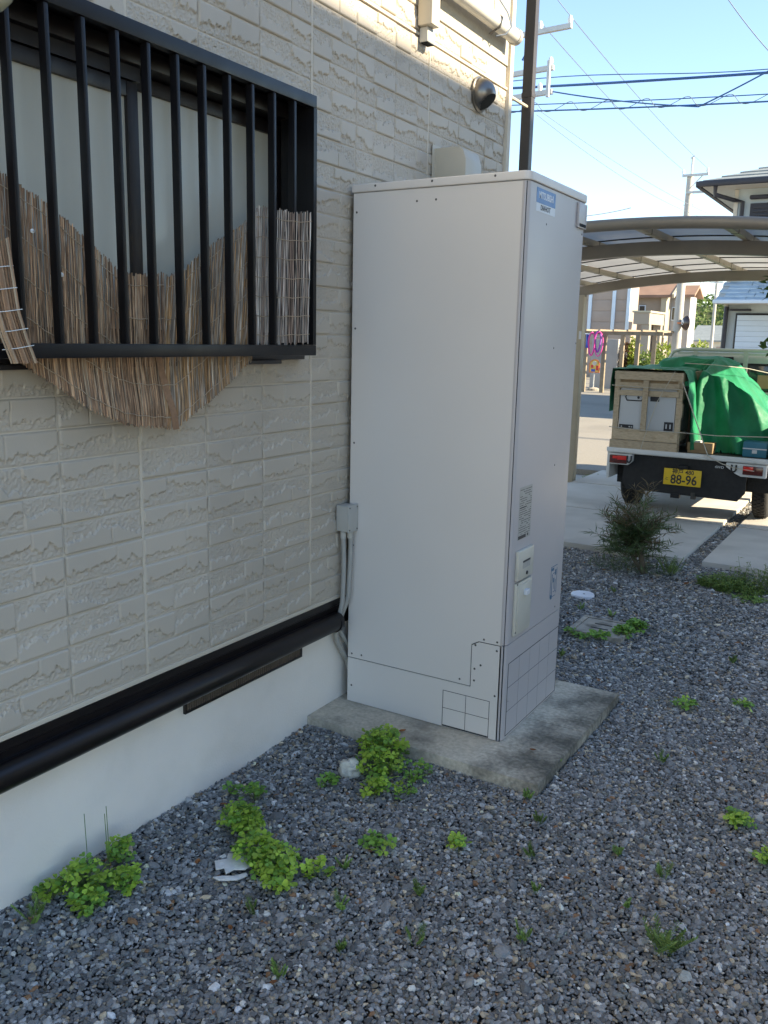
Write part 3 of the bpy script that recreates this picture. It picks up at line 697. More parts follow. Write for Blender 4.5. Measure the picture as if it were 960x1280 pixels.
def clover(name, label, mounds, seed, cat='plant', group=None, size=.0165, dark=.22, flowers=0, stalks=0):
    r = random.Random(seed); cx, cy = mounds[0][0], mounds[0][1]
    root = thing(name, label, cat, (cx, cy, .0), group); st = MB()
    for (mx, my, rad, h, n) in mounds:
        for i in range(int(n*1.35)):
            q = math.sqrt(r.random()); a = r.uniform(0, 2*PI); x = mx+rad*q*math.cos(a); y = my+rad*q*math.sin(a)
            lay = r.random()**.6
            z = .016+h*math.sqrt(max(0, 1-q*q*.85))*(.25+.75*lay)+r.uniform(-.006, .006)
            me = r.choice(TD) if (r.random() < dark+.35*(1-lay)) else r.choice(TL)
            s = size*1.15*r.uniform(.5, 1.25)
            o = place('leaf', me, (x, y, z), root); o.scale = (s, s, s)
            tilt = .55*q+r.uniform(-.1, .35); o.rotation_euler = (-math.sin(a)*tilt+r.uniform(-.25, .25), math.cos(a)*tilt+r.uniform(-.25, .25), r.uniform(0, 2*PI))
            bx, by2 = mx+(x-mx)*.35, my+(y-my)*.35
            st.tube([(bx, by2, .003), ((bx+x)/2+r.uniform(-.006, .006), (by2+y)/2, z*.6), (x, y, z)], .0007, 4, False)
        for k in range(flowers):
            a = r.uniform(0, 2*PI); x = mx+rad*.8*math.cos(a); y = my+rad*.8*math.sin(a); z = h*.8+.02
            fl = MB()
            for p in range(5):
                an = p*2*PI/5; fl.leaf((x, y, z), (math.cos(an), math.sin(an), .9), (0, 0, 1), .010, .005)
            fl.build('flower', 'yellow_petal', root, fixn=False)
    for k in range(stalks):
        a = r.uniform(0, 2*PI); x = mounds[0][0]-.06+.05*math.cos(a); y = mounds[0][1]+.06*math.sin(a)
        st.tube([(x, y, 0), (x+.005, y, .09), (x-.004, y+.004, .19+.04*r.random())], .0012, 5)
    stuff(st.build('stem', 'stem', root, fixn=False))
    return root
clover('clover_clump', 'tallest bright clover clump, growing behind the pale stone at the slab edge', [(.43, 2.715, .095, .125, 85), (.485, 2.60, .085, .105, 70), (.54, 2.47, .050, .060, 28), (.37, 2.74, .06, .09, 25)], 1, size=.0175, flowers=0, group='clover clumps')
clover('clover_clump', 'small darker clover clump straggling right of the tall clump', [(.60, 2.66, .07, .05, 22), (.63, 2.52, .05, .03, 12)], 2, dark=.6, group='clover clumps')
clover('clover_clump', 'clover clump just behind the broken white shard', [(.285, 2.03, .075, .085, 52), (.225, 2.075, .045, .05, 14), (.345, 2.00, .05, .07, 26)], 3, group='clover clumps', flowers=0)
clover('clover_clump', 'wide bright clover clump to the right of the broken white shard', [(.44, 1.925, .07, .07, 55), (.53, 1.905, .075, .075, 62), (.58, 1.835, .055, .05, 26), (.655, 1.955, .045, .045, 18)], 4, group='clover clumps', flowers=0)
clover('clover_clump', 'large clover clump at the foot of the foundation, bottom left', [(.125, 1.525, .075, .095, 75), (.20, 1.475, .055, .05, 34), (.055, 1.455, .04, .05, 20)], 5, group='clover clumps', flowers=0, stalks=1)
clover('clover_clump', 'two-tuft clover clump on the right of the large one by the foundation', [(.215, 1.60, .05, .06, 30), (.105, 1.68, .042, .085, 24)], 6, group='clover clumps', flowers=0, stalks=2)
clover('clover_clump', 'little dark clover tuft left of the pale stone', [(.37, 2.43, .035, .03, 14)], 7, dark=.8, group='clover tufts')
clover('clover_clump', 'little dark clover tuft behind the middle clump near the wall', [(.20, 2.21, .045, .045, 16), (.12, 2.20, .03, .02, 7)], 8, dark=.8, group='clover tufts')
clover('clover_clump', 'low clover tuft in open gravel before the slab', [(.725, 2.185, .05, .03, 20)], 9, dark=.5, group='clover tufts')
clover('clover_clump', 'tiny bright clover tuft in open gravel right of the low tuft', [(.945, 2.33, .028, .03, 12)], 10, group='clover tufts')
clover('clover_clump', 'bright round clover tuft near the right edge of the yard', [(1.705, 2.985, .05, .03, 26)], 11, group='clover tufts')
clover('clover_clump', 'clover tuft cut by the right picture edge', [(1.83, 2.80, .06, .035, 26)], 12, group='clover tufts')
clover('clover_clump', 'flat clover patch far right beyond the slab corner', [(1.31, 3.92, .06, .02, 22)], 13, dark=.5, group='clover tufts')
clover('clover_clump', 'flat clover patch on the right picture edge beyond the slab', [(1.55, 4.05, .05, .02, 14)], 14, dark=.5, group='clover tufts')

# feathery sprouts
def sprout(label, c, h, n, seed, m='weed', group='small weed sprouts', spread=.7, name='weed_sprout', lw=.006):
    r = random.Random(seed); root = thing(name, label, 'weed', (c[0], c[1], 0), group); mb = MB(); st = MB()
    for k in range(n):
        a = r.uniform(0, 2*PI); sp = spread*r.uniform(.3, 1); L = h*r.uniform(.5, 1)
        d = Vector((math.cos(a)*sp, math.sin(a)*sp, 1)).normalized(); b = Vector((c[0]+r.uniform(-.2, .2)*h, c[1]+r.uniform(-.2, .2)*h, .003)); tip = b+d*L
        st.tube([b, b+d*L*.5+Vector((0, 0, .004)), tip], .0009, 4, False)
        for t in range(3, 11):
            p = b+d*L*t/10
            for sgn in (-1, 1):
                s = Vector((-math.sin(a)*sgn, math.cos(a)*sgn, .35))
                mb.leaf(p, (s+d*.6), d, L*.26*(1.15-t/14)*r.uniform(.7, 1.2)+.006, lw)
    stuff(st.build('stem', 'stem', root, fixn=False)); stuff(mb.build('foliage', m, root, fixn=False)); return root
sprout('tall feathery weed, the largest in the lower right gravel', (1.64, 2.19), .12, 16, 21, spread=.9)
spots = [((1.555, 2.54), .06, 'feathery weed pair just behind the tall feathery weed'), ((1.40, 2.57), .045, 'small sprig left of the feathery weed pair'),
 ((1.17, 2.42), .05, 'short pale sprig in the middle gravel'), ((.96, 2.05), .055, 'lone wispy sprig in the centre foreground'), ((.80, 1.87), .05, 'wispy sprig left of centre foreground'),
 ((1.30, 2.03), .06, 'loose sprig low in the right foreground'), ((.70, 2.04), .045, 'thin sprig right of the wide clover clump'), ((.82, 1.55), .05, 'green sprig near the bottom left'),
 ((.12, 1.36), .09, 'straggly sprig at the bottom left corner by the wall'), ((1.06, 1.86), .05, 'sprig above the bottom edge, centre'), ((1.02, 2.75), .04, 'tuft of moss and weed at the slab corner'),
 ((1.03, 3.02), .05, 'grass sprig along the right slab side'), ((.44, 5.05), .05, 'green tuft between the white cap and the inspection cover'), ((.64, 5.02), .06, 'reddish green sprig behind the inspection cover'),
 ((1.50, 2.33), .04, 'faint sprig left of the tall feathery weed'), ((1.12, 2.62), .045, 'faint sprig below the slab corner'), ((.90, 1.72), .04, 'faint sprig low left of the bottom centre sprig'), ((1.25, 2.25), .04, 'faint sprig in the middle right gravel'), ((.60, 1.72), .05, 'faint sprig below the wide clover clump'), ((1.36, 3.3), .05, 'faint sprig right of the slab side'), ((.50, 5.55), .05, 'small low weed right of the white cap'), ((.44, 4.30), .06, 'dark weed patch beside the far tank corner'), ((.62, 4.2), .05, 'dark weed patch before the inspection cover')]
for i, (c, h, lb) in enumerate(spots): sprout(lb, c, h, 6 if h < .08 else 8, 40+i)
# weeds growing round the inspection cover
clover('creeping_weed', 'leafy dark green weed over the right edge of the inspection cover', [(.83, 4.86, .055, .06, 34), (.80, 4.72, .06, .055, 34), (.70, 4.60, .05, .03, 18)], 61, dark=.9, size=.022)
clover('creeping_weed', 'low weed fringe along the near edge of the inspection cover', [(.60, 4.55, .05, .02, 16), (.53, 4.60, .03, .02, 10)], 62, dark=.9, size=.018)

# inspection cover, white cap
ic = thing('inspection_cover', 'square weathered concrete inspection cover with two slots in the gravel', 'manhole cover', (.67, 4.74, 0))
o = MB(); q = .155; cx, cy = .668, 4.745
o.box(cx-q, cx+q, cy-q, cy-q+.03, -.04, .030); o.box(cx-q, cx+q, cy+q-.03, cy+q, -.04, .030); o.box(cx-q, cx-q+.03, cy-q+.03, cy+q-.03, -.04, .030); o.box(cx+q-.03, cx+q, cy-q+.03, cy+q-.03, -.04, .030)
o.build('frame', 'grate', ic, bevel=.004)
B('lid', 'grate', ic, cx-q+.034, cx+q-.034, cy-q+.034, cy+q-.034, -.03, .027, bevel=.004)
B('slot', 'dark_hole', ic, cx-.055, cx+.045, cy-.045, cy-.033, .0268, .0285); B('slot', 'dark_hole', ic, cx-.055, cx+.045, cy+.033, cy+.045, .0268, .0285)
wc = thing('drain_cleanout', 'round white plastic drain cap in the gravel', 'drain cap', (.343, 5.37, 0))
MB().lathe([(.001, .020), (.060, .020), (.072, .018), (.076, .013), (.076, -.02)], (.343, 5.365, 0), 2, 32).build('lid', 'white_plastic', wc)
MB().lathe([(.001, .0208), (.007, .0206), (.007, .0195)], (.355, 5.355, 0), 2, 12).build('hole', 'dark_hole', wc)

# fallen leaves
for i, (x, y, a, lb) in enumerate([(.62, 2.10, .4, 'orange brown fallen leaf right of the wide clover clump'), (.31, 1.80, 2.0, 'small brown leaf left of the white shard'), (.83, 1.52, 1.0, 'curled orange leaf at the bottom edge'),
        (.15, 2.10, .7, 'brown leaf at the foot of the wall'), (1.31, 2.35, .2, 'tan curled leaf in the right gravel'), (.60, 1.62, 2.6, 'small orange leaf in the lower left gravel'), (.93, 3.02, .3, 'orange leaf scrap on the concrete base'), (.86, 6.0, 1.2, 'reddish dead leaf clump near the shrub'), (.42, 2.88, 1.0, 'tiny brown leaf on the clean part of the concrete base')]):
    mb = MB(); L = random.uniform(.022, .036) if i != 7 else .06
    z = .056 if i in (6, 8) else .018
    def lf(u, v):
        t = u; wv = math.sin(PI*min(1, t*1.02))**.7*.28*L; s = (v-.5)*2
        lx, ly, lz = (t-.5)*L, s*wv, abs(s)*wv*.55+.15*L*(t-.5)**2*4
        return (x+lx*math.cos(a)-ly*math.sin(a), y+lx*math.sin(a)+ly*math.cos(a), z+lz)
    tag(mb.grid(lf, 8, 4).build('fallen_leaf', 'dead_leaf', fixn=False), lb, 'leaf', 'fallen leaves on the gravel')

# shrub with grassy leaves
shr = thing('shrub', 'narrow-leaved dark shrub with two stems growing at the driveway edge', 'shrub', (.50, 6.2, 0))
r = random.Random(11); tr = MB(); fo = MB(); tp = MB()
tr.tube([(.53, 6.17, -.02), (.50, 6.18, .10), (.475, 6.19, .22), (.46, 6.2, .34)], [.026, .02, .015, .009], 8)
tr.tube([(.53, 6.17, .0), (.47, 6.17, .07), (.40, 6.19, .16), (.33, 6.2, .26)], [.022, .017, .012, .007], 8)
for k in range(120):
    a = r.uniform(0, 2*PI); base = Vector((.46, 6.19, .10+.28*r.random())) if k % 3 else Vector((.38, 6.19, .10+.16*r.random()))
    el = r.uniform(.05, 1.25); L = r.uniform(.14, .33)*(1.1 if el > .5 else .95)
    d = Vector((math.cos(a)*math.cos(el), math.sin(a)*math.cos(el), math.sin(el))); pts = [base+d*L*t/4+Vector((0, 0, -.05*(t/4)**2*math.cos(el))) for t in range(5)]
    tr.tube(pts, [.004, .003, .0025, .002, .0012], 5, False)
    isT = el > .9 or r.random() < .12
    for t in range(34):
        f = r.uniform(.15, 1.05); p = base+d*L*f+Vector((0, 0, -.05*f*f*math.cos(el)))
        a2 = r.uniform(0, 2*PI); ld = (d*.9+Vector((math.cos(a2), math.sin(a2), r.uniform(-.7, .5)))*.9)
        (tp if (isT and f > .6) else fo).leaf(p, ld, (r.uniform(-1, 1), r.uniform(-1, 1), 1), r.uniform(.05, .11), r.uniform(.005, .009))
for k in range(420):
    a = r.uniform(0, 2*PI); rr_ = math.sqrt(r.random())*.26; x = .40+rr_*math.cos(a)*1.05; y = 6.18+rr_*math.sin(a)*.7
    fo.leaf((x, y, r.uniform(.01, .05)), (r.uniform(-1, 1), r.uniform(-1, 1), r.uniform(.1, .9)), (0, 0, 1), r.uniform(.03, .08), .006)
tr.build('trunk', 'bark', shr, fixn=False); stuff(fo.build('foliage', 'shrub_leaf', shr, fixn=False)); stuff(tp.build('tip_foliage', 'shrub_tip', shr, fixn=False))
sprout('fresh green grass tuft at the right foot of the shrub', (.70, 6.22), .16, 22, 71, 'weed', spread=1.0, name='grass_tuft', group='weeds by the driveway', lw=.005)
# weed bed at the right
def bed(label, cs_, seed, h, m, group='weeds by the driveway'):
    r = random.Random(seed); root = thing('weed_patch', label, 'weed', (cs_[0][0], cs_[0][1], 0), group); mb = MB(); st = MB()
    for (x, y, rad, n) in cs_:
        for k in range(n):
            a = r.uniform(0, 2*PI); q = math.sqrt(r.random())*rad; bx, by2 = x+q*math.cos(a), y+q*math.sin(a)*.8; H = h*r.uniform(.4, 1)*(1-.5*q/rad)
            d = Vector((r.uniform(-.4, .4), r.uniform(-.4, .4), 1)).normalized(); st.tube([(bx, by2, 0), Vector((bx, by2, 0))+d*H], .001, 4, False)
            for t in range(7):
                p = Vector((bx, by2, .004))+d*H*(t+1)/7.5; a2 = r.uniform(0, 2*PI)
                mb.leaf(p, (math.cos(a2), math.sin(a2), r.uniform(-.1, .6)), (0, 0, 1), r.uniform(.016, .042), .013)
    stuff(st.build('stem', 'stem', root, fixn=False)); stuff(mb.build('foliage', m, root, fixn=False)); return root
bed('broad low weed patch by the driveway slab at the right', [(1.07, 6.12, .16, 130), (1.20, 6.05, .15, 110)], 81, .14, 'weed')
bed('upright leafy weed standing over the weed patch', [(1.185, 6.16, .045, 26)], 82, .30, 'bush_green')
bed('upright weed at the right picture edge by the driveway', [(1.335, 6.12, .07, 40)], 83, .32, 'bush_green')
bed('small low weeds along the near side of the weed patch', [(1.28, 5.88, .10, 34)], 84, .04, 'weed')
bed('sparse weeds growing in the first driveway joint', [(.30, 8.10, .04, 8), (.45, 8.105, .05, 8), (-.1, 8.105, .03, 5)], 85, .05, 'bush_green')
bed('green grass patch at the foot of the carport post', [(-1.20, 10.30, .12, 60), (-1.0, 10.55, .12, 50), (-.8, 10.66, .10, 30)], 86, .07, 'bush_yellow')
sprout('dark straggly weed at the far right of the gravel', (1.40, 4.62), .05, 9, 90)

# ------------------------------------------------------------------ carport
XC, RA = .28, 9.2
def az(x): return -(x-XC)**2/(2*RA)
cpt = thing('carport', 'arched bronze aluminium carport with translucent roof over the truck', 'carport', (.28, 8.4, 0))
XL, XR = -1.36, 1.92
def arch(name, y0, y1, zb, zt, m, n=28):
    mb = MB(); xs = [XL+(XR-XL)*i/n for i in range(n+1)]
    v = []
    for x in xs: v += [(x, y0, zb+az(x)), (x, y1, zb+az(x)), (x, y1, zt+az(x)), (x, y0, zt+az(x))]
    f = [(0, 1, 2, 3), (4*n+3, 4*n+2, 4*n+1, 4*n)]
    for i in range(n):
        for k in range(4): f.append((4*i+k, 4*i+(k+1) % 4, 4*i+4+(k+1) % 4, 4*i+4+k))
    return mb.add(v, f).build(name, m, cpt)
arch('arch_beam', 6.97, 7.05, 2.295, 2.395, 'bronze_alu'); arch('arch_beam', 9.82, 9.90, 2.285, 2.385, 'bronze_alu')
MB().tube([(XL+(XR-XL)*i/28, 6.15, 2.425+az(XL+(XR-XL)*i/28)) for i in range(29)], .040, 14).build('edge_tube', 'bronze_alu', cpt)
arch('edge_trim', 10.62, 10.68, 2.40, 2.47, 'bronze_alu')
PX = [-1.32, -.90, -.31, .27, .86, 1.45, 1.88]
for x in PX:
    z = 2.4205+az(x); MB().box(x-.024, x+.024, 6.17, 10.62, z-.022, z+.026).build('purlin', 'bronze_light', cpt, bevel=.003)
    for k in range(7):
        y = 6.55+.62*k; B('joint', 'rib', cpt, x-.0255, x+.0255, y-.006, y+.006, z-.0235, z+.024)
for i in range(len(PX)-1):
    for k in range(8):
        y0 = max(6.18, 5.93+.62*k+.008); y1 = min(10.61, 5.93+.62*(k+1)-.008)
        if y1 <= y0: continue
        xa, xb = PX[i]+.003, PX[i+1]-.003
        MB().grid(lambda u, v: (xa+(xb-xa)*u, y0+(y1-y0)*v, 2.452+az(xa+(xb-xa)*u)), 6, 1).build('roof_panel', 'polycarb', cpt, fixn=False)
for k in range(7): arch('rib', 6.545+.62*k, 6.555+.62*k+.002, 2.443, 2.462, 'rib', 16)
for (x, y) in ((-1.325, 9.86), (-1.325, 7.01), (1.885, 9.86), (1.885, 7.01)):
    if (x, y) == (-1.325, 7.01): continue
    MB().box(x-.045, x+.045, y-.055, y+.055, 0, 2.29+az(x)).build('post', 'bronze_light', cpt, bevel=.006)
    B('bracket', 'bronze_alu', cpt, x-.05, x+.05, y-.03, y+.03, 2.13, 2.288+az(x), bevel=.004) if x < 0 else None
B('sticker', 'label_white', cpt, -1.315, -1.285, 9.8035, 9.8045, 1.66, 1.75)

# ------------------------------------------------------------------ truck
TCX = .345; TL_, TR_ = -.365, 1.055; TY = 8.10
tk = thing('small_truck', 'small white pickup truck seen from behind with yellow plate, parked under the carport', 'truck', (TCX, 9.6, .05))
MB().box(TL_, TR_, TY, 10.05, .615, .655).build('bed', 'truck_white', tk, bevel=.005)
MB().prism([(TL_-.015, .625), (TR_+.015, .625), (TR_+.015, .668), (TL_-.015, .668)], TY-.03, TY-.002, 1).build('rear_sill', 'truck_white', tk, bevel=.006)
B('bed_floor', 'under_metal', tk, TL_+.03, TR_-.03, TY+.02, 10.0, .6552, .662)
MB().box(TR_-.028, TR_+.004, TY+.01, 10.02, .662, .955).build('side_gate', 'truck_white', tk, bevel=.005)
MB().box(TL_-.032, TL_-.004, TY+.06, 10.02, .36, .63).build('side_gate', 'truck_white', tk, bevel=.005)
MB().prism([(-.20, .275), (.80, .262), (.86, .34), (.86, .61), (-.22, .61), (-.24, .36)], TY+.06, TY+.075, 1).build('tail_panel', 'truck_black', tk)
B('chassis', 'truck_black', tk, -.12, .82, TY+.08, 10.0, .38, .60)
MB().bar((-.1, TY+.11, .30), (.78, TY+.11, .29), .05, .05).build('bumper_bar', 'under_metal', tk)
MB().tube([(-.05, 8.45, .30), (.45, 8.40, .29), (.80, 8.38, .285)], .028, 10).build('exhaust', 'under_metal', tk)
MB().tube([(-.22, 8.70, .32), (.90, 8.70, .32)], .045, 12).build('axle', 'under_metal', tk)
MB().lathe([(.001, -.08), (.09, -.06), (.11, 0), (.09, .06), (.001, .08)], (.33, 8.70, .31), 1, 16).build('differential', 'under_metal', tk)
B('hook', 'truck_black', tk, .22, .30, TY+.05, TY+.11, .235, .275)
B('hose_bracket', 'under_metal', tk, .40, .44, TY+.05, TY+.11, .24, .30)
for s, x0 in ((-1, -.353), (1, .79)):                     # lamp housings and lamps
    hs = MB().prism([(x0-.006, .508), (x0+.175, .508), (x0+.215, .545), (x0+.215, .612), (x0-.006, .612)] if s < 0 else [(x0-.10, .575), (x0-.02, .52), (x0+.03, .498), (x0+.235, .498), (x0+.235, .612), (x0-.10, .612)], TY-.012, TY+.055, 1).build('lamp_bracket', 'truck_white', tk, bevel=.006)
    lx = x0+.006 if s < 0 else x0+.045
    tl = MB().box(lx, lx+.165, TY-.034, TY-.0125, .520, .598).build('tail_lamp', 'lamp_dark', tk, bevel=.006)
    B('lens', 'lamp_red', tl, lx+(.075 if s < 0 else .004), lx+(.16 if s < 0 else .085), TY-.0385, TY-.0335, .556, .594, bevel=.002)
    B('lens', 'lamp_red', tl, lx+.03, lx+.075 if s < 0 else lx+.07, TY-.0382, TY-.0335, .565, .59, bevel=.002) if s < 0 else None
    hk = x0+.19 if s < 0 else x0-.03
    MB().tube([(hk-.018, TY-.02, .598), (hk-.02, TY-.03, .56), (hk-.012, TY-.034, .54), (hk+.010, TY-.034, .54), (hk+.02, TY-.03, .56), (hk+.018, TY-.02, .598)], .008, 8).build('rope_hook', 'truck_black', tk)
pl = MB().box(.155, .487, TY+.012, TY+.016, .362, .512).build('number_plate', 'plate_yellow', tk, bevel=.002)
YP = TY+.0115
text('88-96', .118, (.335, YP, .412), (1, 0, 0), (0, 0, 1), 'ink', pl, sx=.86, bold=.0022)
text('神戸 480', .054, (.325, YP, .485), (1, 0, 0), (0, 0, 1), 'ink', pl, sx=.95, bold=.0010)
text('と', .036, (.186, YP, .415), (1, 0, 0), (0, 0, 1), 'ink', pl)
text('4WD', .034, (.625, TY+.0585, .555), (1, 0, 0), (0, 0, 1), 'ink_white', tk)
B('plate_lamp', 'truck_black', tk, .28, .36, TY+.0, TY+.05, .522, .545)
def wheel(x, y, s):
    wr = .272
    t = MB().lathe([(.17, -.070), (.225, -.072), (.255, -.066), (wr, -.048), (wr+.002, -.02), (wr+.002, .02), (wr, .048), (.255, .066), (.225, .072), (.17, .070), (.17, -.070)], (x, y, .05+wr), 0, 36).build('wheel', 'rubber', tk)
    tb = MB()
    for k in range(44):
        a = 2*PI*k/44
        for off in (-.034, 0, .034):
            aa = a+off*2.4; p = Vector((x+off, y+(wr+.002)*math.cos(aa), .05+wr+(wr+.002)*math.sin(aa))); tang = Vector((0, -math.sin(aa), math.cos(aa))); n = Vector((0, math.cos(aa), math.sin(aa)))
            tb.bar(p-tang*.013, p+tang*.013, .026, .010, n)
    stuff(tb.build('tread', 'rubber', t)); 
    MB().lathe([(.001, .02*s), (.05, .024*s), (.06, .045*s), (.11, .03*s), (.15, .045*s), (.172, .066*s), (.172, -.05*s)], (x, y, .05+wr), 0, 28).build('rim', 'rim_grey', t)
for y in (8.70, 10.62):
    wheel(-.265, y, -1); wheel(.945, y, 1)
for x0, x1, z0 in ((-.345, -.185, .30), (.845, 1.03, .33)):
    MB().box(x0, x1, 8.36, 8.372, z0, .60).build('mud_flap', 'rubber', tk, bevel=.003)
    MB().prism([(8.37, .60), (8.37, .52), (8.42, .60), (9.02, .60), (9.05, .50), (9.06, .50), (9.05, .612), (8.37, .612)], x0, x1, 0).build('wheel_arch', 'truck_black', tk)
# cab
cb = MB().prism([(10.14, .40), (11.46, .40), (11.50, .80), (11.36, .98), (11.02, 1.52), (10.90, 1.56), (10.22, 1.56), (10.14, 1.50)], TL_+.02, TR_-.02, 0).build('cab', 'truck_cab', tk, bevel=.03, seg=3)
B('rear_window', 'car_glass', cb, .02, .92, 10.130, 10.139, 1.16, 1.42, bevel=.01)
B('window_seal', 'rubber', cb, .0, .94, 10.1335, 10.1395, 1.14, 1.44, bevel=.01)
B('roof_lamp', 'truck_black', cb, .20, .32, 10.115, 10.139, 1.465, 1.505, bevel=.008)
B('headrest', 'cardboard', cb, .12, .32, 10.1265, 10.1299, 1.18, 1.32, bevel=.01); B('headrest', 'cardboard', cb, .58, .78, 10.1265, 10.1299, 1.18, 1.32, bevel=.01)
for s, x in ((-1, TL_), (1, TR_)): MB().box(x-.01 if s > 0 else x-.12, x+.12 if s > 0 else x+.01, 11.0, 11.05, 1.20, 1.40).build('wing_mirror', 'truck_black', tk, bevel=.015)
B('windscreen', 'car_glass', cb, TL_+.1, TR_-.1, 11.20, 11.22, 1.0, 1.2)
# guard frame behind the cab
gf = MB().tube([(TL_+.03, 10.03, .66), (TL_+.03, 10.03, 1.47), (TL_+.07, 10.03, 1.55), (TL_+.16, 10.03, 1.575), (TR_-.16, 10.03, 1.575), (TR_-.07, 10.03, 1.55), (TR_-.03, 10.03, 1.47), (TR_-.03, 10.03, .66)], .019, 12).build('guard_frame', 'truck_cab', tk)
for x in (-.06, .46): MB().bar((x, 10.03, .70), (x, 10.03, 1.56), .045, .025, (0, 1, 0)).build('upright', 'truck_cab', gf)
B('crossbar', 'truck_cab', gf, TL_+.05, TR_-.05, 10.02, 10.04, 1.06, 1.10)
for z in (1.535,): B('crossbar', 'truck_cab', gf, TL_+.12, TR_-.12, 10.022, 10.038, z-.012, z+.012)

# load: crate with an appliance, boxes, tarpaulin, ropes
cr = thing('wooden_crate', 'pale wooden crate at the rear left of the truck bed', 'crate', (-.05, 8.5, .67))
CX0, CX1, CY0, CY1, CZ0, CZ1 = -.355, .265, 8.085, 8.90, .665, 1.375
def bd(*a): return MB().box(*a).build('board', 'pale_wood', cr, bevel=.002, seg=1)
bd(CX0, CX1, CY0, CY0+.02, 1.30, CZ1); bd(CX0+.03, CX1-.03, CY0+.004, CY0+.02, 1.225, 1.275); bd(CX0+.03, CX1-.03, CY0+.004, CY0+.02, 1.155, 1.205)
bd(CX0, CX0+.05, CY0+.0205, CY0+.055, CZ0, 1.2999); bd(CX1-.05, CX1, CY0+.0205, CY0+.055, CZ0, 1.2999); bd(-.085, -.035, CY0-.0145, CY0+.0035, .83, 1.299)
bd(CX0+.02, CX1-.01, CY0+.002, CY0+.02, .745, .845); bd(CX0-.005, CX1-.004, CY0-.012, CY0+.0205, CZ0, .742)
for z in (1.34, 1.18, .80): bd(CX0+.001, CX0+.02, CY0+.06, CY1, z-.04, z+.04); bd(CX1-.02, CX1-.001, CY0+.06, CY1, z-.04, z+.04)
bd(CX0, CX0+.05, CY1-.05, CY1, CZ0, CZ1); bd(CX1-.05, CX1, CY1-.05, CY1, CZ0, CZ1)
for k in range(6): bd(CX0, CX1, CY0+.07+.13*k, CY0+.16+.13*k, CZ1-.02, CZ1)
MB().box(CX0+.051, CX1-.051, CY0+.03, CY0+.05, 1.235, 1.35).build('liner', 'cardboard', cr)
bd(CX1+.0015, CX1+.012, CY0-.005, CY0+.05, .98, 1.10)
ap = thing('boxed_appliance', 'grey white appliance with black grip holes inside the wooden crate', 'appliance', (-.05, 8.5, .69))
MB().box(CX0+.055, CX1-.055, CY0+.028, CY1-.06, .69, 1.23).build('case', 'appliance', ap, bevel=.012)
MB().tube([(-.235, CY0+.026, 1.165), (-.10, CY0+.026, 1.165), (-.085, CY0+.026, 1.14), (-.10, CY0+.026, 1.11), (-.235, CY0+.026, 1.11), (-.25, CY0+.026, 1.14), (-.235, CY0+.026, 1.165)], .006, 6).build('grip_rim', 'ink', ap)
MB().lathe([(.012, 0), (.001, -.004)], (-.13, CY0+.0275, 1.138), 1, 12).build('grip_knob', 'ink', ap)
for (x0, x1, z0, z1) in ((-.02, .06, 1.11, 1.165), (-.29, -.16, .845, .885), (.12, .20, .85, .93)): B('black_tag', 'ink', ap, x0, x1, CY0+.0245, CY0+.0285, z0, z1)
for x in (-.275, -.2, -.18): B('tag_hole', 'appliance', ap, x, x+.012, CY0+.0238, CY0+.0246, .86, .872)
for x in (.135, .17): B('tag_hole', 'appliance', ap, x, x+.012, CY0+.0238, CY0+.0246, .87, .91)
bx1 = thing('cardboard_box', 'small open cardboard box beside the crate on the truck bed', 'box', (.43, 8.25, .665))
MB().box(.335, .545, 8.16, 8.40, .664, .755).build('carton', 'cardboard', bx1, bevel=.003)
B('flap', 'cardboard', bx1, .335, .545, 8.145, 8.1585, .70, .762); B('paper', 'label_white', bx1, .36, .44, 8.17, 8.25, .7555, .775)
bx2 = thing('cardboard_box', 'tall cardboard box, darkened for shade, standing deep behind the crate edge', 'box', (.33, 8.4, .665))
MB().box(.275, .345, 8.36, 8.70, .664, 1.22).build('carton', 'shaded_carton', bx2, bevel=.003); B('seam', 'ink', bx2, .31, .315, 8.3585, 8.3598, .67, 1.21)
bx3 = thing('cardboard_box', 'grey box standing behind the small open cardboard box', 'box', (.47, 8.5, .665))
MB().box(.375, .56, 8.42, 8.7, .664, 1.02).build('carton', 'grey_wall', bx3, bevel=.003); B('tape', 'cardboard', bx3, .45, .485, 8.418, 8.4195, .67, 1.01)
tb_ = thing('tool_box', 'blue tool case lying at the rear right of the truck bed', 'tool case', (.9, 8.3, .665))
MB().box(.80, 1.0, 8.18, 8.5, .664, .80).build('case', 'blue_tool', tb_, bevel=.012)
B('lid_band', 'label_white', tb_, .80, 1.0, 8.176, 8.1795, .735, .745); B('catch', 'label_white', tb_, .88, .92, 8.1755, 8.1798, .70, .73)

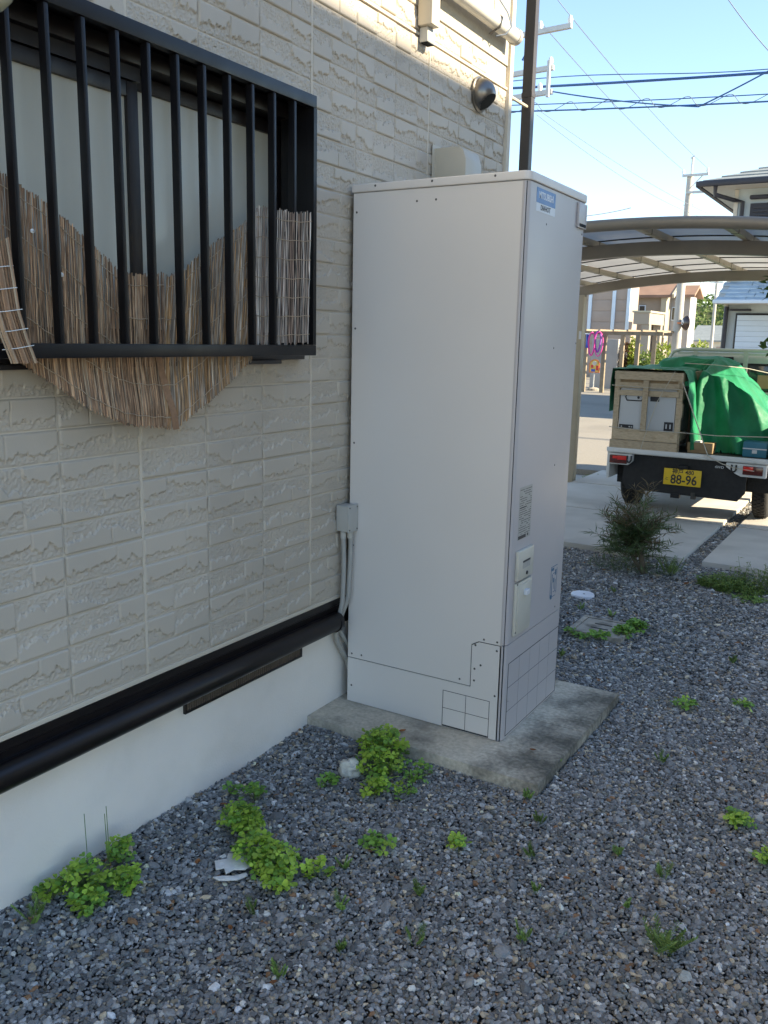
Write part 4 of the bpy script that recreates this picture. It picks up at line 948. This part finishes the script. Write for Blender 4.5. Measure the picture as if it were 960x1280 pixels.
TPX = [(.0, 1.47), (.2, 1.50), (.4, 1.515), (.55, 1.47), (.65, 1.41), (.8, 1.27), (.95, 1.12), (1.03, .97), (1.07, .80), (1.10, .0)]
def tarp_h(x, y):
    # load under the sheet: crate at the left, heap at the right
    c = 1.40*sm(-.435, -.385, x)*sm(.42, .26, x)
    hx = sm(.22, .36, x)
    front = sm(8.15+.04*nse(x*7, 2)+.02*math.sin(x*23), 8.42+.10*nse(x*4.5, 7), y)
    xs_ = x+.17*max(0, y-8.4)
    hp = (lerp(TPX, xs_)-.10*sm(9.0, 8.4, y)+.05*nse(x*3, y*3, 4))*hx*front
    mid = min(1.50, lerp(TPX, xs_))*sm(8.30, 9.1, y)*sm(-.43, -.15, x)
    back = sm(10.0, 9.82, y)
    return max(.0, max(c, hp, mid)*back)
_pl = {}
def plin(a, b, cell, seed):                     # piecewise-linear noise: flat facets with sharp creases
    a /= cell; b /= cell; i, j = math.floor(a), math.floor(b); u, v = a-i, b-j
    def q(ii, jj):
        k = (ii, jj, seed)
        if k not in _pl: _pl[k] = random.Random(ii*7919+jj*104729+seed*31).uniform(-1, 1)
        return _pl[k]
    if (i+j) % 2 == 0:
        if u > v: return q(i, j)+(q(i+1, j)-q(i, j))*u+(q(i+1, j+1)-q(i+1, j))*v
        return q(i, j)+(q(i, j+1)-q(i, j))*v+(q(i+1, j+1)-q(i, j+1))*u
    if u+v < 1: return q(i, j)+(q(i+1, j)-q(i, j))*u+(q(i, j+1)-q(i, j))*v
    return q(i+1, j+1)+(q(i, j+1)-q(i+1, j+1))*(1-u)+(q(i+1, j)-q(i+1, j+1))*(1-v)
def tarp_p(x, y):
    h = tarp_h(x, y); e = .012
    gx = (tarp_h(x+e, y)-tarp_h(x-e, y))/(2*e); gy = (tarp_h(x, y+e)-tarp_h(x, y-e))/(2*e)
    st_ = min(1, math.hypot(gx, gy)*.35)
    n = Vector((-gx, -gy, 1)).normalized()
    a = math.atan2(y-9.1, x-.35)
    s1, t1 = x*.95+.25*y+.15*h, y*.9-h*.85
    d = (.018+.042*st_)*plin(s1, t1, .21, 3)+(.010+.018*st_)*plin(s1*.8+t1*.6+5, t1*.8-s1*.6, .115, 5)+.045*st_*(1-abs(nse(a*3.6+.5*h, h*.9, 3))*2.6)
    if x < .27 and y < 8.4: d *= .25
    z = max(.672, h)
    return Vector((x, y, z))+n*d
tarp = MB()
def warp(u, x0, x1): return x0+(x1-x0)*u
nx_, ny_ = 190, 190
tarp.grid(lambda u, v: tuple(tarp_p(warp(u, -.435, 1.10), warp(v, 8.07, 9.98))), nx_, ny_)
# drop the cells that would lie flat on the bare bed
keep = []
for fc in tarp.f:
    zs = [tarp.v[i][2] for i in fc]
    cx_ = sum(tarp.v[i][0] for i in fc)/4; cy_ = sum(tarp.v[i][1] for i in fc)/4
    if cx_ < .262 and cy_ < 8.088+.02*nse(cx_*9, 3): continue
    if cx_ < -.37 and max(zs) < 1.02+.5*(cy_-8.1): continue
    if max(zs) > .70: keep.append(fc)
used_ = sorted({i for fc in keep for i in fc}); mp_ = {o: i for i, o in enumerate(used_)}
t2 = MB(); t2.v = [tarp.v[i] for i in used_]; t2.f = [tuple(mp_[i] for i in fc) for fc in keep]; t2.sm = [True]*len(t2.f)
tp_o = t2.build('tarpaulin', 'tarp', None, fixn=False, sharp=80)
tag(tp_o, 'crumpled green tarpaulin draped over the load of the truck', 'tarpaulin')
rp = thing('rope', 'thin pale rope tying the tarpaulin and crate to the truck', 'rope', (.4, 8.1, .6))
def rope(pts, rad=.004): MB().tube(pts, rad, 6).build('strand', 'rope', rp)
rope([(.19, 8.07, 1.39), (.06, 8.05, 1.12), (-.03, 8.055, .80), (-.06, 8.06, .668)], .0035)
rope([(.262, 8.06, 1.30), (.40, 8.06, .98), (.52, 8.06, .70), (.54, 8.06, .655)], .005)
rope([(.54, 8.06, .655), (.66, 8.065, .60), (.76, 8.07, .575), (.93, 8.06, .56)], .004)
rope([(-.37, 8.065, 1.245), (-.05, 8.06, 1.235), (.26, 8.06, 1.23)], .0035); rope([(-.37, 8.06, .86), (.0, 8.055, .845), (.27, 8.055, .85), (.60, 8.10, .84), (1.06, 8.12, .86)], .004)
rope([(.22, 8.28, 1.46), (.45, 8.45, 1.45), (.70, 8.7, 1.42), (.85, 8.9, 1.38), (.95, 8.9, 1.20), (1.08, 8.9, .90)], .004)

# ------------------------------------------------------------------ neighbouring house on the right (outside the picture, throws the yard into shade)
nb = thing('neighbour_house', 'neighbouring two storey house on the right of the yard', 'house', (10.7, 4, 0))
MB().box(7.35, 14, .1, 9.4, -.05, 6.94).build('wall', 'neighbour_wall', nb)
MB().prism([(7.0, 6.98), (10.7, 8.5), (14.4, 6.98), (14.4, 7.10), (10.7, 8.62), (7.0, 7.10)], -.2, 9.66, 1).build('roof', 'neighbour_roof', nb)
for z in (.9, 4.2):
    for y in (.6, 3.2, 6.2):
        f = MB().box(7.30, 7.35, y, y+1.7, z, z+1.2).build('window', 'window_frame', nb, bevel=.01); B('pane', 'car_glass', f, 7.293, 7.299, y+.06, y+1.64, z+.06, z+1.14)

# ------------------------------------------------------------------ blue house across the street
bh = thing('blue_house', 'pale blue two storey house with dark gutters behind the carport', 'house', (2.5, 24, 0))
MB().box(-1.72, 6.5, 20.6, 27.4, 0, 4.96).build('wall', 'house_blue', bh)
ez = 4.99
rv = [(-2.32, 20.0, ez), (7.1, 20.0, ez), (7.1, 28, ez), (-2.32, 28, ez), (1.7, 24, ez+1.45), (3.1, 24, ez+1.45)]
rf = MB().add([(x, y, z-.10) for x, y, z in rv[:4]]+[(x, y, z-.05) for x, y, z in rv[:4]]+[(x, y, z-.05) for x, y, z in rv[4:]], [(3, 2, 1, 0), (0, 1, 5, 4), (1, 2, 6, 5), (2, 3, 7, 6), (3, 0, 4, 7), (4, 5, 9, 8), (5, 6, 9), (6, 7, 8, 9), (7, 4, 8)]).build('roof', 'soffit', bh)
tv = MB().prism([(0, -.012), (1, -.004), (1, .0), (0, .018)], 0, 1, 1)
def course(face, k, n):                                  # one row of roof tiles on a hip face
    a, b, c, d = [Vector(rv[i]) for i in face]
    t0, t1 = k/n, (k+1)/n+.012
    p = [a.lerp(d, t0), b.lerp(c, t0), b.lerp(c, t1), a.lerp(d, t1)]; u_ = Vector((0, 0, .035)); l_ = Vector((0, 0, .006))
    MB().add([p[0], p[1], p[2], p[3], p[0]+u_, p[1]+u_, p[2]+l_, p[3]+l_], [(3, 2, 1, 0), (4, 5, 6, 7), (0, 1, 5, 4), (1, 2, 6, 5), (2, 3, 7, 6), (3, 0, 4, 7)]).build('tile_course', 'roof_grey', rf)
for k in range(13): course((0, 1, 5, 4), k, 13)
for k in range(13): course((3, 0, 4, 4), k, 13)
MB().bar((-2.40, 19.93, ez-.05), (7.2, 19.93, ez-.05), .10, .12).build('gutter', 'louvre_dark', rf, bevel=.03)
MB().bar((-2.40, 19.93, ez-.05), (-2.40, 28, ez-.05), .10, .12).build('gutter', 'louvre_dark', rf, bevel=.03)
MB().tube([(-2.05, 19.98, ez-.10), (-2.05, 20.0, 4.72), (-1.75, 20.5, 4.66), (-1.58, 20.53, 4.62), (-1.58, 20.53, 4.0), (-1.58, 20.53, 3.0)], .045, 10).build('downpipe', 'louvre_dark', bh)
B('corner_board', 'soffit', bh, -1.76, -1.68, 20.57, 20.64, 0, 4.88)
w1 = B('window', 'louvre_dark', bh, -1.42, .4, 20.54, 20.598, 3.4, 4.58)
for k in range(14): B('louvre', 'louvre_dark', w1, -1.36, .34, 20.515, 20.5395, 3.46+.078*k, 3.50+.078*k, bevel=.006)
B('window_hood', 'louvre_dark', bh, -1.44, -1.0, 20.45, 20.598, 4.66, 4.74, bevel=.03)
ar = MB().prism([(19.75, 2.52), (20.598, 2.95), (20.598, 2.50), (19.85, 2.47)], -1.80, 4.2, 0).build('awning', 'soffit', bh)
for i in range(10):
    for j in range(5):
        x0 = -1.80+.60*i+(.15 if j % 2 else 0); y0 = 19.74+.172*j; z0 = 2.527+.0872*j
        MB().add([(x0, y0, z0), (x0+.585, y0, z0), (x0+.585, y0+.175, z0+.085), (x0, y0+.175, z0+.085), (x0, y0, z0+.035), (x0+.585, y0, z0+.035), (x0+.585, y0+.175, z0+.1), (x0, y0+.175, z0+.1)], [(3, 2, 1, 0), (4, 5, 6, 7), (0, 1, 5, 4), (1, 2, 6, 5), (2, 3, 7, 6), (3, 0, 4, 7)]).build('tile', 'tile_blue', ar)
B('gutter', 'shutter', ar, -1.84, 4.25, 19.66, 19.735, 2.48, 2.56, bevel=.02)
s1 = B('window', 'window_frame', bh, -1.50, -.70, 20.53, 20.598, 1.10, 2.31, bevel=.01)
for k in range(10): B('shutter_slat', 'shutter', s1, -1.46, -.74, 20.515, 20.5295, 1.14+.113*k, 1.25+.113*k, bevel=.003)
B('shutter_box', 'louvre_dark', bh, -.66, -.40, 20.50, 20.598, 1.05, 2.36, bevel=.01)
MB().tube([(-1.70, 20.52, 2.45), (-1.70, 20.52, .1)], .05, 10).build('downpipe', 'louvre_dark', bh)
B('lamp_arm', 'louvre_dark', bh, -1.62, -1.20, 20.44, 20.598, 2.36, 2.40)

# ------------------------------------------------------------------ houses at the end of the street
ph = thing('pink_house', 'pinkish beige house with white downpipes beyond the road on the left', 'house', (-11, 40, 0))
MB().box(-16, -9.35, 40, 41.2, 0, 4.6).build('wall', 'pink_wall', ph)
MB().prism([(39.6, 4.6), (40.6, 5.0), (41.6, 4.6), (41.6, 4.7), (40.6, 5.1), (39.6, 4.7)], -16.4, -9.1, 0).build('roof', 'brown_roof', ph)
for x in (-11.2, -10.1, -9.43): MB().box(x-.08, x+.08, 39.88, 39.97, 2.1, 4.55).build('downpipe', 'shutter', ph, bevel=.02)
for (x0, x1, z0, z1) in ((-12.6, -11.8, .5, 2.2), (-10.9, -10.3, .4, 1.9)): f = B('window', 'grey_wall', ph, x0, x1, 39.93, 39.972, z0, z1); B('pane', 'car_glass', f, x0+.06, x1-.06, 39.92, 39.929, z0+.06, z1-.06)
for k in range(9): B('siding_board', 'pink_wall', ph, -16, -9.36, 39.975, 39.999, .1+.49*k, .1+.49*k+.475, bevel=.006)
ch = thing('cream_house', 'cream house with brown gabled roof and porch columns down the street', 'house', (-9, 44, 0))
MB().box(-11.5, -8.75, 44, 46.4, 0, 3.84).build('wall', 'cream_wall', ch)
MB().box(-8.748, -7.85, 44.9, 46.3, 0, 3.9).build('wall', 'grey_wall', ch)
MB().prism([(43.7, 3.80), (45.2, 4.5), (46.7, 3.8), (46.7, 3.93), (45.2, 4.64), (43.7, 3.93)], -11.8, -8.45, 0).build('roof', 'brown_roof', ch)
MB().prism([(44.6, 3.85), (45.6, 4.35), (46.6, 3.85), (46.6, 3.98), (45.6, 4.48), (44.6, 3.98)], -8.44, -7.6, 0).build('roof', 'brown_roof', ch)
MB().bar((-8.40, 43.66, 3.86), (-8.40, 45.2, 4.58), .10, .20).build('bargeboard', 'cream_light', ch)
MB().box(-8.98, -8.72, 43.82, 44.3, 1.9, 3.80).build('sunlit_strip', 'cream_light', ch)  # sunlit strip of the house wall, sunlight put into its lighter colour
for (x0, x1, z0, z1, y) in ((-10.07, -9.74, 3.12, 3.45, 44), (-8.70, -8.5, 2.75, 3.4, 44.9), (-9.6, -9.2, .8, 2.2, 44)): f = B('window', 'shutter', ch, x0, x1, y-.05, y-.002, z0, z1); B('pane', 'car_glass', f, x0+.04, x1-.04, y-.062, y-.051, z0+.04, z1-.04)
pc = MB().box(-8.62, -7.95, 38, 40.5, 2.42, 2.90).build('porch', 'cream_wall', ch); B('coping', 'cream_light', pc, -8.68, -7.90, 37.95, 40.6, 2.905, 2.98)
for (x, y) in ((-8.10, 38.2), (-8.12, 40.2), (-8.5, 40.2)): MB().box(x-.16, x+.16, y-.16, y+.16, 0, 2.418).build('column', 'cream_wall', ch)
# low grey house and wall far off
lh = thing('low_house', 'low grey roofed house far down the street under the hill', 'house', (-9.5, 62, 0))
MB().box(-10.8, -7.5, 60, 64, 0, 1.85).build('wall', 'soffit', lh); MB().prism([(59.6, 1.80), (62, 2.75), (64.4, 1.80), (64.4, 1.9), (62, 2.88), (59.6, 1.9)], -11.0, -7.2, 0).build('roof', 'roof_grey', lh)
B('window', 'red_paint', lh, -10.0, -9.4, 59.95, 59.998, .5, 1.4); B('shutter', 'pink_wall', lh, -9.3, -8.8, 59.95, 59.998, 0, 1.5)
# pergola with hanging hoops
pg = thing('pergola', 'weathered wooden pergola frame standing beyond the road', 'pergola', (-6, 28.5, 0))
B('beam', 'old_wood', pg, -7.4, -4.85, 27.95, 28.05, 1.88, 1.98); B('beam', 'old_wood', pg, -7.4, -4.85, 29.95, 30.05, 1.88, 1.98)
for (x, y) in ((-6.68, 28), (-5.62, 28), (-7.3, 28), (-6.68, 30), (-5.62, 30)): MB().box(x-.06, x+.06, y-.06, y+.06, 0, 1.879).build('post', 'old_wood', pg)
for k in range(6): B('rafter', 'old_wood', pg, -7.3+.45*k, -7.24+.45*k, 27.8, 30.2, 1.983, 2.04)
gw = tag(MB().box(-7.95, -7.0, 30.6, 30.8, 0, 1.75).build('garden_gate', 'bush_green' if False else 'grey_wall', None, bevel=.02), 'plain grey panel standing behind the pergola posts', 'panel')
def hoop(cx, y, zt, rx, rz, m, lb, w_=.028):
    n = 24; root = thing('hanging_hoop', lb, 'hoop', (cx, y, zt-2*rz), 'hoops hanging from the pergola beam')
    MB().tube([(cx+rx*math.sin(2*PI*k/n), y+.03*math.sin(4*PI*k/n), zt-rz+rz*math.cos(2*PI*k/n)) for k in range(n+1)], w_, 8).build('ring', m, root)
    MB().tube([(cx, y, zt), (cx, y, zt+.06)], .008, 5).build('hook', 'galv', root)
hoop(-7.06, 27.85, 1.93, .10, .36, 'pink', 'pink hoop hanging from the pergola'); hoop(-6.86, 27.85, 1.98, .09, .33, 'purple', 'purple hoop hanging from the pergola'); hoop(-6.80, 27.75, 1.95, .14, .38, 'pink', 'wider pink hoop nearest the pergola post', .018)
cl = thing('hanging_cloth', 'blue and white cloth strip hanging left of the hoops', 'cloth', (-7.2, 27.8, 1.3))
MB().grid(lambda u, v: (-7.26+.10*u, 27.85+.03*math.sin(u*6+v*3), 1.45+.42*v), 6, 8).build('cloth', 'blue_cloth', cl, fixn=False); MB().tube([(-7.3, 27.85, 1.89), (-7.1, 27.85, 1.89)], .02, 6).build('hanger', 'white_plastic', cl)
# road safety board on a round foot
sg = thing('child_sign', 'arched colourful warning board on a round foot at the roadside', 'sign', (-7.3, 29, .03))
arcp = [(-7.46, .62)]+[(-7.28+.18*math.cos(PI-PI*k/12), .88+.19*math.sin(PI*k/12)) for k in range(13)]+[(-7.10, .62)]
MB().prism(arcp, 28.98, 29.0, 1).build('board', 'orange', sg)
MB().prism([(-7.28+(x+7.28)*.82, .84+(z-.84)*.85) for x, z in arcp], 28.972, 28.979, 1).build('face', 'yellow_paint', sg)
B('patch', 'red_paint', sg, -7.22, -7.14, 28.962, 28.971, .70, .86); B('patch', 'blue_cloth', sg, -7.38, -7.25, 28.962, 28.971, .66, .74); B('patch', 'red_paint', sg, -7.40, -7.32, 28.962, 28.971, .78, .88); MB().lathe([(.075, 0), (.07, -.01), (.001, -.012)], (-7.28, 28.969, .93), 1, 16).build('patch', 'soffit', sg)
MB().tube([(-7.28, 28.99, .05), (-7.28, 28.99, .64)], .018, 8).build('pole', 'galv', sg); MB().lathe([(.20, 0), (.20, .05), (.15, .09), (.02, .11)], (-7.28, 28.99, .03), 2, 20).build('foot', 'grate', sg)

# foliage
def cloud(name, label, blobs, m, n, size, seed, trunk=None, cat='bush', group=None):
    r = random.Random(seed); root = thing(name, label, cat, (blobs[0][0], blobs[0][1], 0), group); mb = MB()
    tot = sum(b[3]*b[4]*b[5] for b in blobs)
    for (x, y, z, rx, ry, rz) in blobs:
        k = int(n*rx*ry*rz/tot)
        for i in range(k):
            d = Vector((r.gauss(0, 1), r.gauss(0, 1), r.gauss(0, 1))).normalized(); q = r.uniform(.35, 1.0)**.5*(1+.25*nse(d.x*2+seed, d.y*2, d.z*2))
            p = Vector((x+d.x*rx*q, y+d.y*ry*q, z+d.z*rz*q))
            mb.leaf(p, d+Vector((r.uniform(-1, 1), r.uniform(-1, 1), r.uniform(-1, 1))), (r.uniform(-1, 1), r.uniform(-1, 1), r.uniform(-.2, 1)), size*r.uniform(.6, 1.4), size*.55)
    stuff(mb.build('crown', m, root, fixn=False))
    if trunk: MB().tube(*trunk).build('trunk', 'bark', root)
    else: MB().tube([(blobs[0][0], blobs[0][1], -.02), (blobs[0][0]+.05, blobs[0][1], blobs[0][2]*.6), (blobs[0][0], blobs[0][1], blobs[0][2])], [.06, .045, .02], 8).build('trunk', 'bark', root)
    return root
cloud('garden_bush', 'yellow green bush at the foot of the utility pole, right', [(-4.95, 34, 1.15, .45, .4, .55), (-4.7, 34, .9, .4, .4, .4)], 'bush_yellow', 900, .14, 1, group='bushes at the street end')
cloud('garden_bush', 'yellow green bush between the porch columns and the pole', [(-6.2, 34, 1.1, .38, .4, .55), (-6.6, 34, .7, .4, .4, .5)], 'bush_yellow', 900, .14, 2, group='bushes at the street end')
cloud('garden_bush', 'reddish bush behind the pergola post', [(-6.85, 31, 1.2, .22, .3, .42), (-6.8, 31, .7, .25, .3, .4)], 'bush_red', 800, .12, 3, group='bushes at the street end')
cloud('garden_bush', 'tall slim green bush right of the reddish bush', [(-6.55, 31, 1.35, .16, .3, .5), (-6.5, 31, .8, .2, .3, .5)], 'bush_yellow', 800, .12, 4, group='bushes at the street end')
cloud('garden_bush', 'green bush low between the porch columns', [(-6.1, 31, .9, .3, .3, .45), (-5.75, 31, .8, .3, .3, .5)], 'bush_green', 800, .12, 5, group='bushes at the street end')
gt = cloud('garden_tree', 'dark leafy tree whose twigs reach in at the right edge under the carport roof', [(1.34, 7.5, 2.08, .40, .40, .16), (1.42, 7.3, 1.62, .40, .35, .13), (1.8, 6.9, 1.9, .4, .4, .4)], 'tree_leaf', 1500, .07, 6, trunk=([(1.95, 6.35, -.02), (1.92, 6.5, .7), (1.80, 6.85, 1.4), (1.50, 7.3, 1.95)], [.05, .04, .03, .012], 8), cat='tree')
# wooded hill
hl = MB().grid(lambda u, v: (-90+150*u, 88+70*v, -1+(7.6+1.2*nse(u*9, 1)+.8*nse(u*21, 4))*sm(0, .45, v)+2*nse(u*5, v*5, 9)*sm(0, .4, v)), 60, 24).build('hill', 'hill', None, fixn=False); struct(hl)
r = random.Random(9); fm = MB()
for k in range(15000):
    u = r.uniform(.2, .72); v = r.uniform(.02, .5); x = -90+150*u; y = 88+70*v
    z = -1+(7.6+1.2*nse(u*9, 1)+.8*nse(u*21, 4))*sm(0, .45, v)+2*nse(u*5, v*5, 9)*sm(0, .4, v)
    cx_, cy_ = round(x/2.2)*2.2, round(y/2.2)*2.2; hh = 1.0+.9*nse(cx_*.7, cy_*.7, 3); dd = math.hypot(x-cx_, y-cy_)/1.6
    p = (x, y, z+max(.1, hh*math.sqrt(max(0, 1-dd*dd)))+r.uniform(-.2, .25))
    fm.leaf(p, (r.uniform(-1, 1), r.uniform(-1, 1), r.uniform(-.3, 1)), (r.uniform(-1, 1), -1, r.uniform(0, 1)), r.uniform(.35, .75), .4)
fw = fm.build('wood', 'forest', None, fixn=False); stuff(fw); fw['label'] = 'yellow green wood covering the far hill'; fw['category'] = 'wood'

# ------------------------------------------------------------------ utility poles and wires
def upole(label, x, y, h, rb, rt): 
    root = thing('utility_pole', label, 'utility pole', (x, y, 0), 'utility poles'); MB().tube([(x, y, 0), (x, y, h*.5), (x, y, h)], [rb, (rb+rt)/2, rt], 16).build('pole', 'concrete_pole', root); return root
p2 = upole('thick concrete utility pole with crossarm beyond the carport', -4.9, 30, 6.85, .165, .105)
MB().tube([(-4.88, 30, 6.5), (-4.87, 30, 7.43)], .035, 8).build('top_pipe', 'galv', p2)
for z, a, b in ((6.88, -5.12, -4.32), (6.36, -4.95, -4.22)): MB().bar((a, 29.88, z), (b, 29.88, z), .07, .07).build('crossarm', 'galv', p2)
MB().bar((-4.88, 29.88, 6.45), (-4.5, 29.88, 6.85), .03, .03).build('brace', 'galv', p2)
MB().tube([(-4.92, 29.95, 7.40), (-4.82, 29.95, 7.47), (-4.76, 29.95, 7.42)], .02, 6).build('hook', 'galv', p2)
for x, z in ((-5.1, 6.93), (-4.36, 6.93), (-4.25, 6.41)): MB().lathe([(.001, .14), (.03, .12), (.045, .06), (.03, .0)], (x, 29.88, z), 2, 10).build('insulator', 'insulator', p2)
for k in range(8): MB().bar((-5.06, 30, 1.8+.6*k), (-4.74, 30, 1.8+.6*k), .02, .02).build('step', 'galv', p2)
tm = thing('traffic_mirror', 'dark round traffic mirror fixed to the thick utility pole', 'mirror', (-4.65, 29.8, 2.0), None)
def tilt(mb, c, ang):
    R = Matrix.Rotation(ang, 3, 'Z'); c = Vector(c); mb.v = [tuple(c+R @ (Vector(p)-c)) for p in mb.v]; return mb
tilt(MB().lathe([(.001, -.10), (.12, -.08), (.22, -.02), (.25, .03), (.24, .05)], (-4.62, 29.75, 2.3), 1, 24), (-4.62, 29.75, 2.3), -.9).build('shell', 'mirror_back', tm)
tilt(MB().lathe([(.235, .052), (.12, .075), (.001, .085)], (-4.62, 29.75, 2.3), 1, 24), (-4.62, 29.75, 2.3), -.9).build('glass', 'mirror_glass', tm)
MB().bar((-4.88, 29.86, 2.3), (-4.62, 29.76, 2.3), .04, .04).build('arm', 'orange', tm)
tilt(MB().lathe([(.09, -.003), (.001, -.004)], (-4.62, 29.66, 2.33), 1, 8), (-4.62, 29.75, 2.3), -.9).build('sticker', 'label_white', tm)
p3 = upole('thin far utility pole in front of the wooded hill', -5.35, 38, 4.25, .075, .06); MB().bar((-5.6, 37.93, 4.1), (-5.1, 37.93, 4.1), .04, .04).build('crossarm', 'galv', p3)
p4 = upole('utility pole half hidden by the house with arms over its corner', -5.42, 16, 7.6, .16, .11)
for z, b in ((7.05, -3.87), (6.41, -4.16), (6.01, -4.16)): MB().bar((-5.5, 15.84, z-.03), (b, 15.84, z+.01), .08, .08).build('crossarm', 'galv', p4)
MB().bar((-4.22, 15.77, 5.92), (-4.22, 15.77, 6.52), .07, .05, (1, 0, 0)).build('upright', 'galv', p4); MB().bar((-4.75, 15.80, 6.60), (-4.5, 15.80, 7.0), .03, .03).build('brace', 'wire_blue', p4)
for x, z in ((-3.90, 7.09), (-4.45, 7.08), (-4.22, 6.46), (-4.4, 6.05)): MB().lathe([(.001, .15), (.03, .13), (.05, .07), (.03, .0)], (x, 15.84, z), 2, 10).build('insulator', 'insulator', p4)
def wire(label, a, b, sag, rad, m='wire_dark', n=24, group='overhead wires', name='overhead_wire', extra=None):
    a = Vector(a); b = Vector(b); pts = [a.lerp(b, i/n)-Vector((0, 0, 4*sag*(i/n)*(1-i/n))) for i in range(n+1)]
    return tag(MB().tube(pts, rad, 5).build(name, m, None), label, 'wire', group)
wire('upper wire between the two crossarm ends', (-3.90, 15.84, 7.22), (-4.36, 29.88, 7.05), .12, .008)
wire('second wire below the upper one, left arm to far pole', (-4.45, 15.84, 7.2), (-5.1, 29.88, 7.05), .12, .008)
wire('short wire rising off the left crossarm to the picture top', (-3.90, 15.84, 7.22), (-3.55, 9.0, 7.6), .05, .007)
def cable(label, pts, rad, m): return tag(MB().tube(pts, rad, 6).build('overhead_cable', m, None), label, 'cable', 'blue cables across the sky')
def catp(a, b, sag, n=40): 
    a = Vector(a); b = Vector(b); return [a.lerp(b, i/n)-Vector((0, 0, 4*sag*(i/n)*(1-i/n))) for i in range(n+1)]
c1 = catp((-5.42, 15.9, 6.22), (14, 16, 5.6), .22)
cable('thick blue cable, upper of the two crossing the sky', c1, .022, 'wire_blue'); cable('thin messenger wire just above the upper blue cable', [p+Vector((0, 0, .10+.05*math.sin(i*.5))) for i, p in enumerate(c1)], .008, 'wire_blue')
c2 = catp((-5.42, 15.9, 5.82), (14, 16, 5.2), .26, 60)
cable('lower blue cable wrapped with a loose spiral', c2, .014, 'wire_blue'); cable('straight wire just above the lower blue cable', [p+Vector((0, 0, .11)) for p in c2], .009, 'wire_blue')
hx = []
for i in range(600):
    p = Vector(c2[0]).lerp(Vector(c2[-1]), i/599); t = i/599; p -= Vector((0, 0, 4*.26*t*(1-t))); a_ = i*.30; hx.append(p+Vector((.05*math.sin(a_), .05*math.cos(a_), .06+.075*math.sin(a_))))
cable('loose spiral wound along the lower blue cable', hx, .006, 'wire_dark')
cable('slack cable sagging from the left arm to a joint', catp((-4.2, 15.84, 6.03), (-1.6, 15.9, 5.50), .04)+catp((-1.6, 15.9, 5.50), (1.2, 14.5, 6.3), .06), .012, 'wire_blue')
wire('thin wire sloping to the far pole, upper of the pair', (-4.5, 16, 5.80), (-4.22, 29.88, 5.68), .12, .006); wire('thin wire sloping to the far pole, lower of the pair', (-4.5, 16, 5.70), (-4.45, 29.88, 5.60), .20, .006)
wire('single dark wire dropping in at the top right', (-1.35, 13.6, 7.1), (.0, 14.6, 5.45), .12, .007); wire('short service wire behind the carport roof', (-3.9, 13, 3.6), (-2.2, 14.5, 3.75), .12, .008)
for k, (z0, z1) in enumerate(((4.5, 3.2), (4.2, 2.9), (4.0, 3.6))): wire(('slack wire under the carport roof, steepest', 'slack wire under the carport roof, middle', 'slack wire under the carport roof, flattest')[k], (-4.8, 30, z0+.2), (-5.35+.3*k, 37.9, z1+.6), .35, .012)
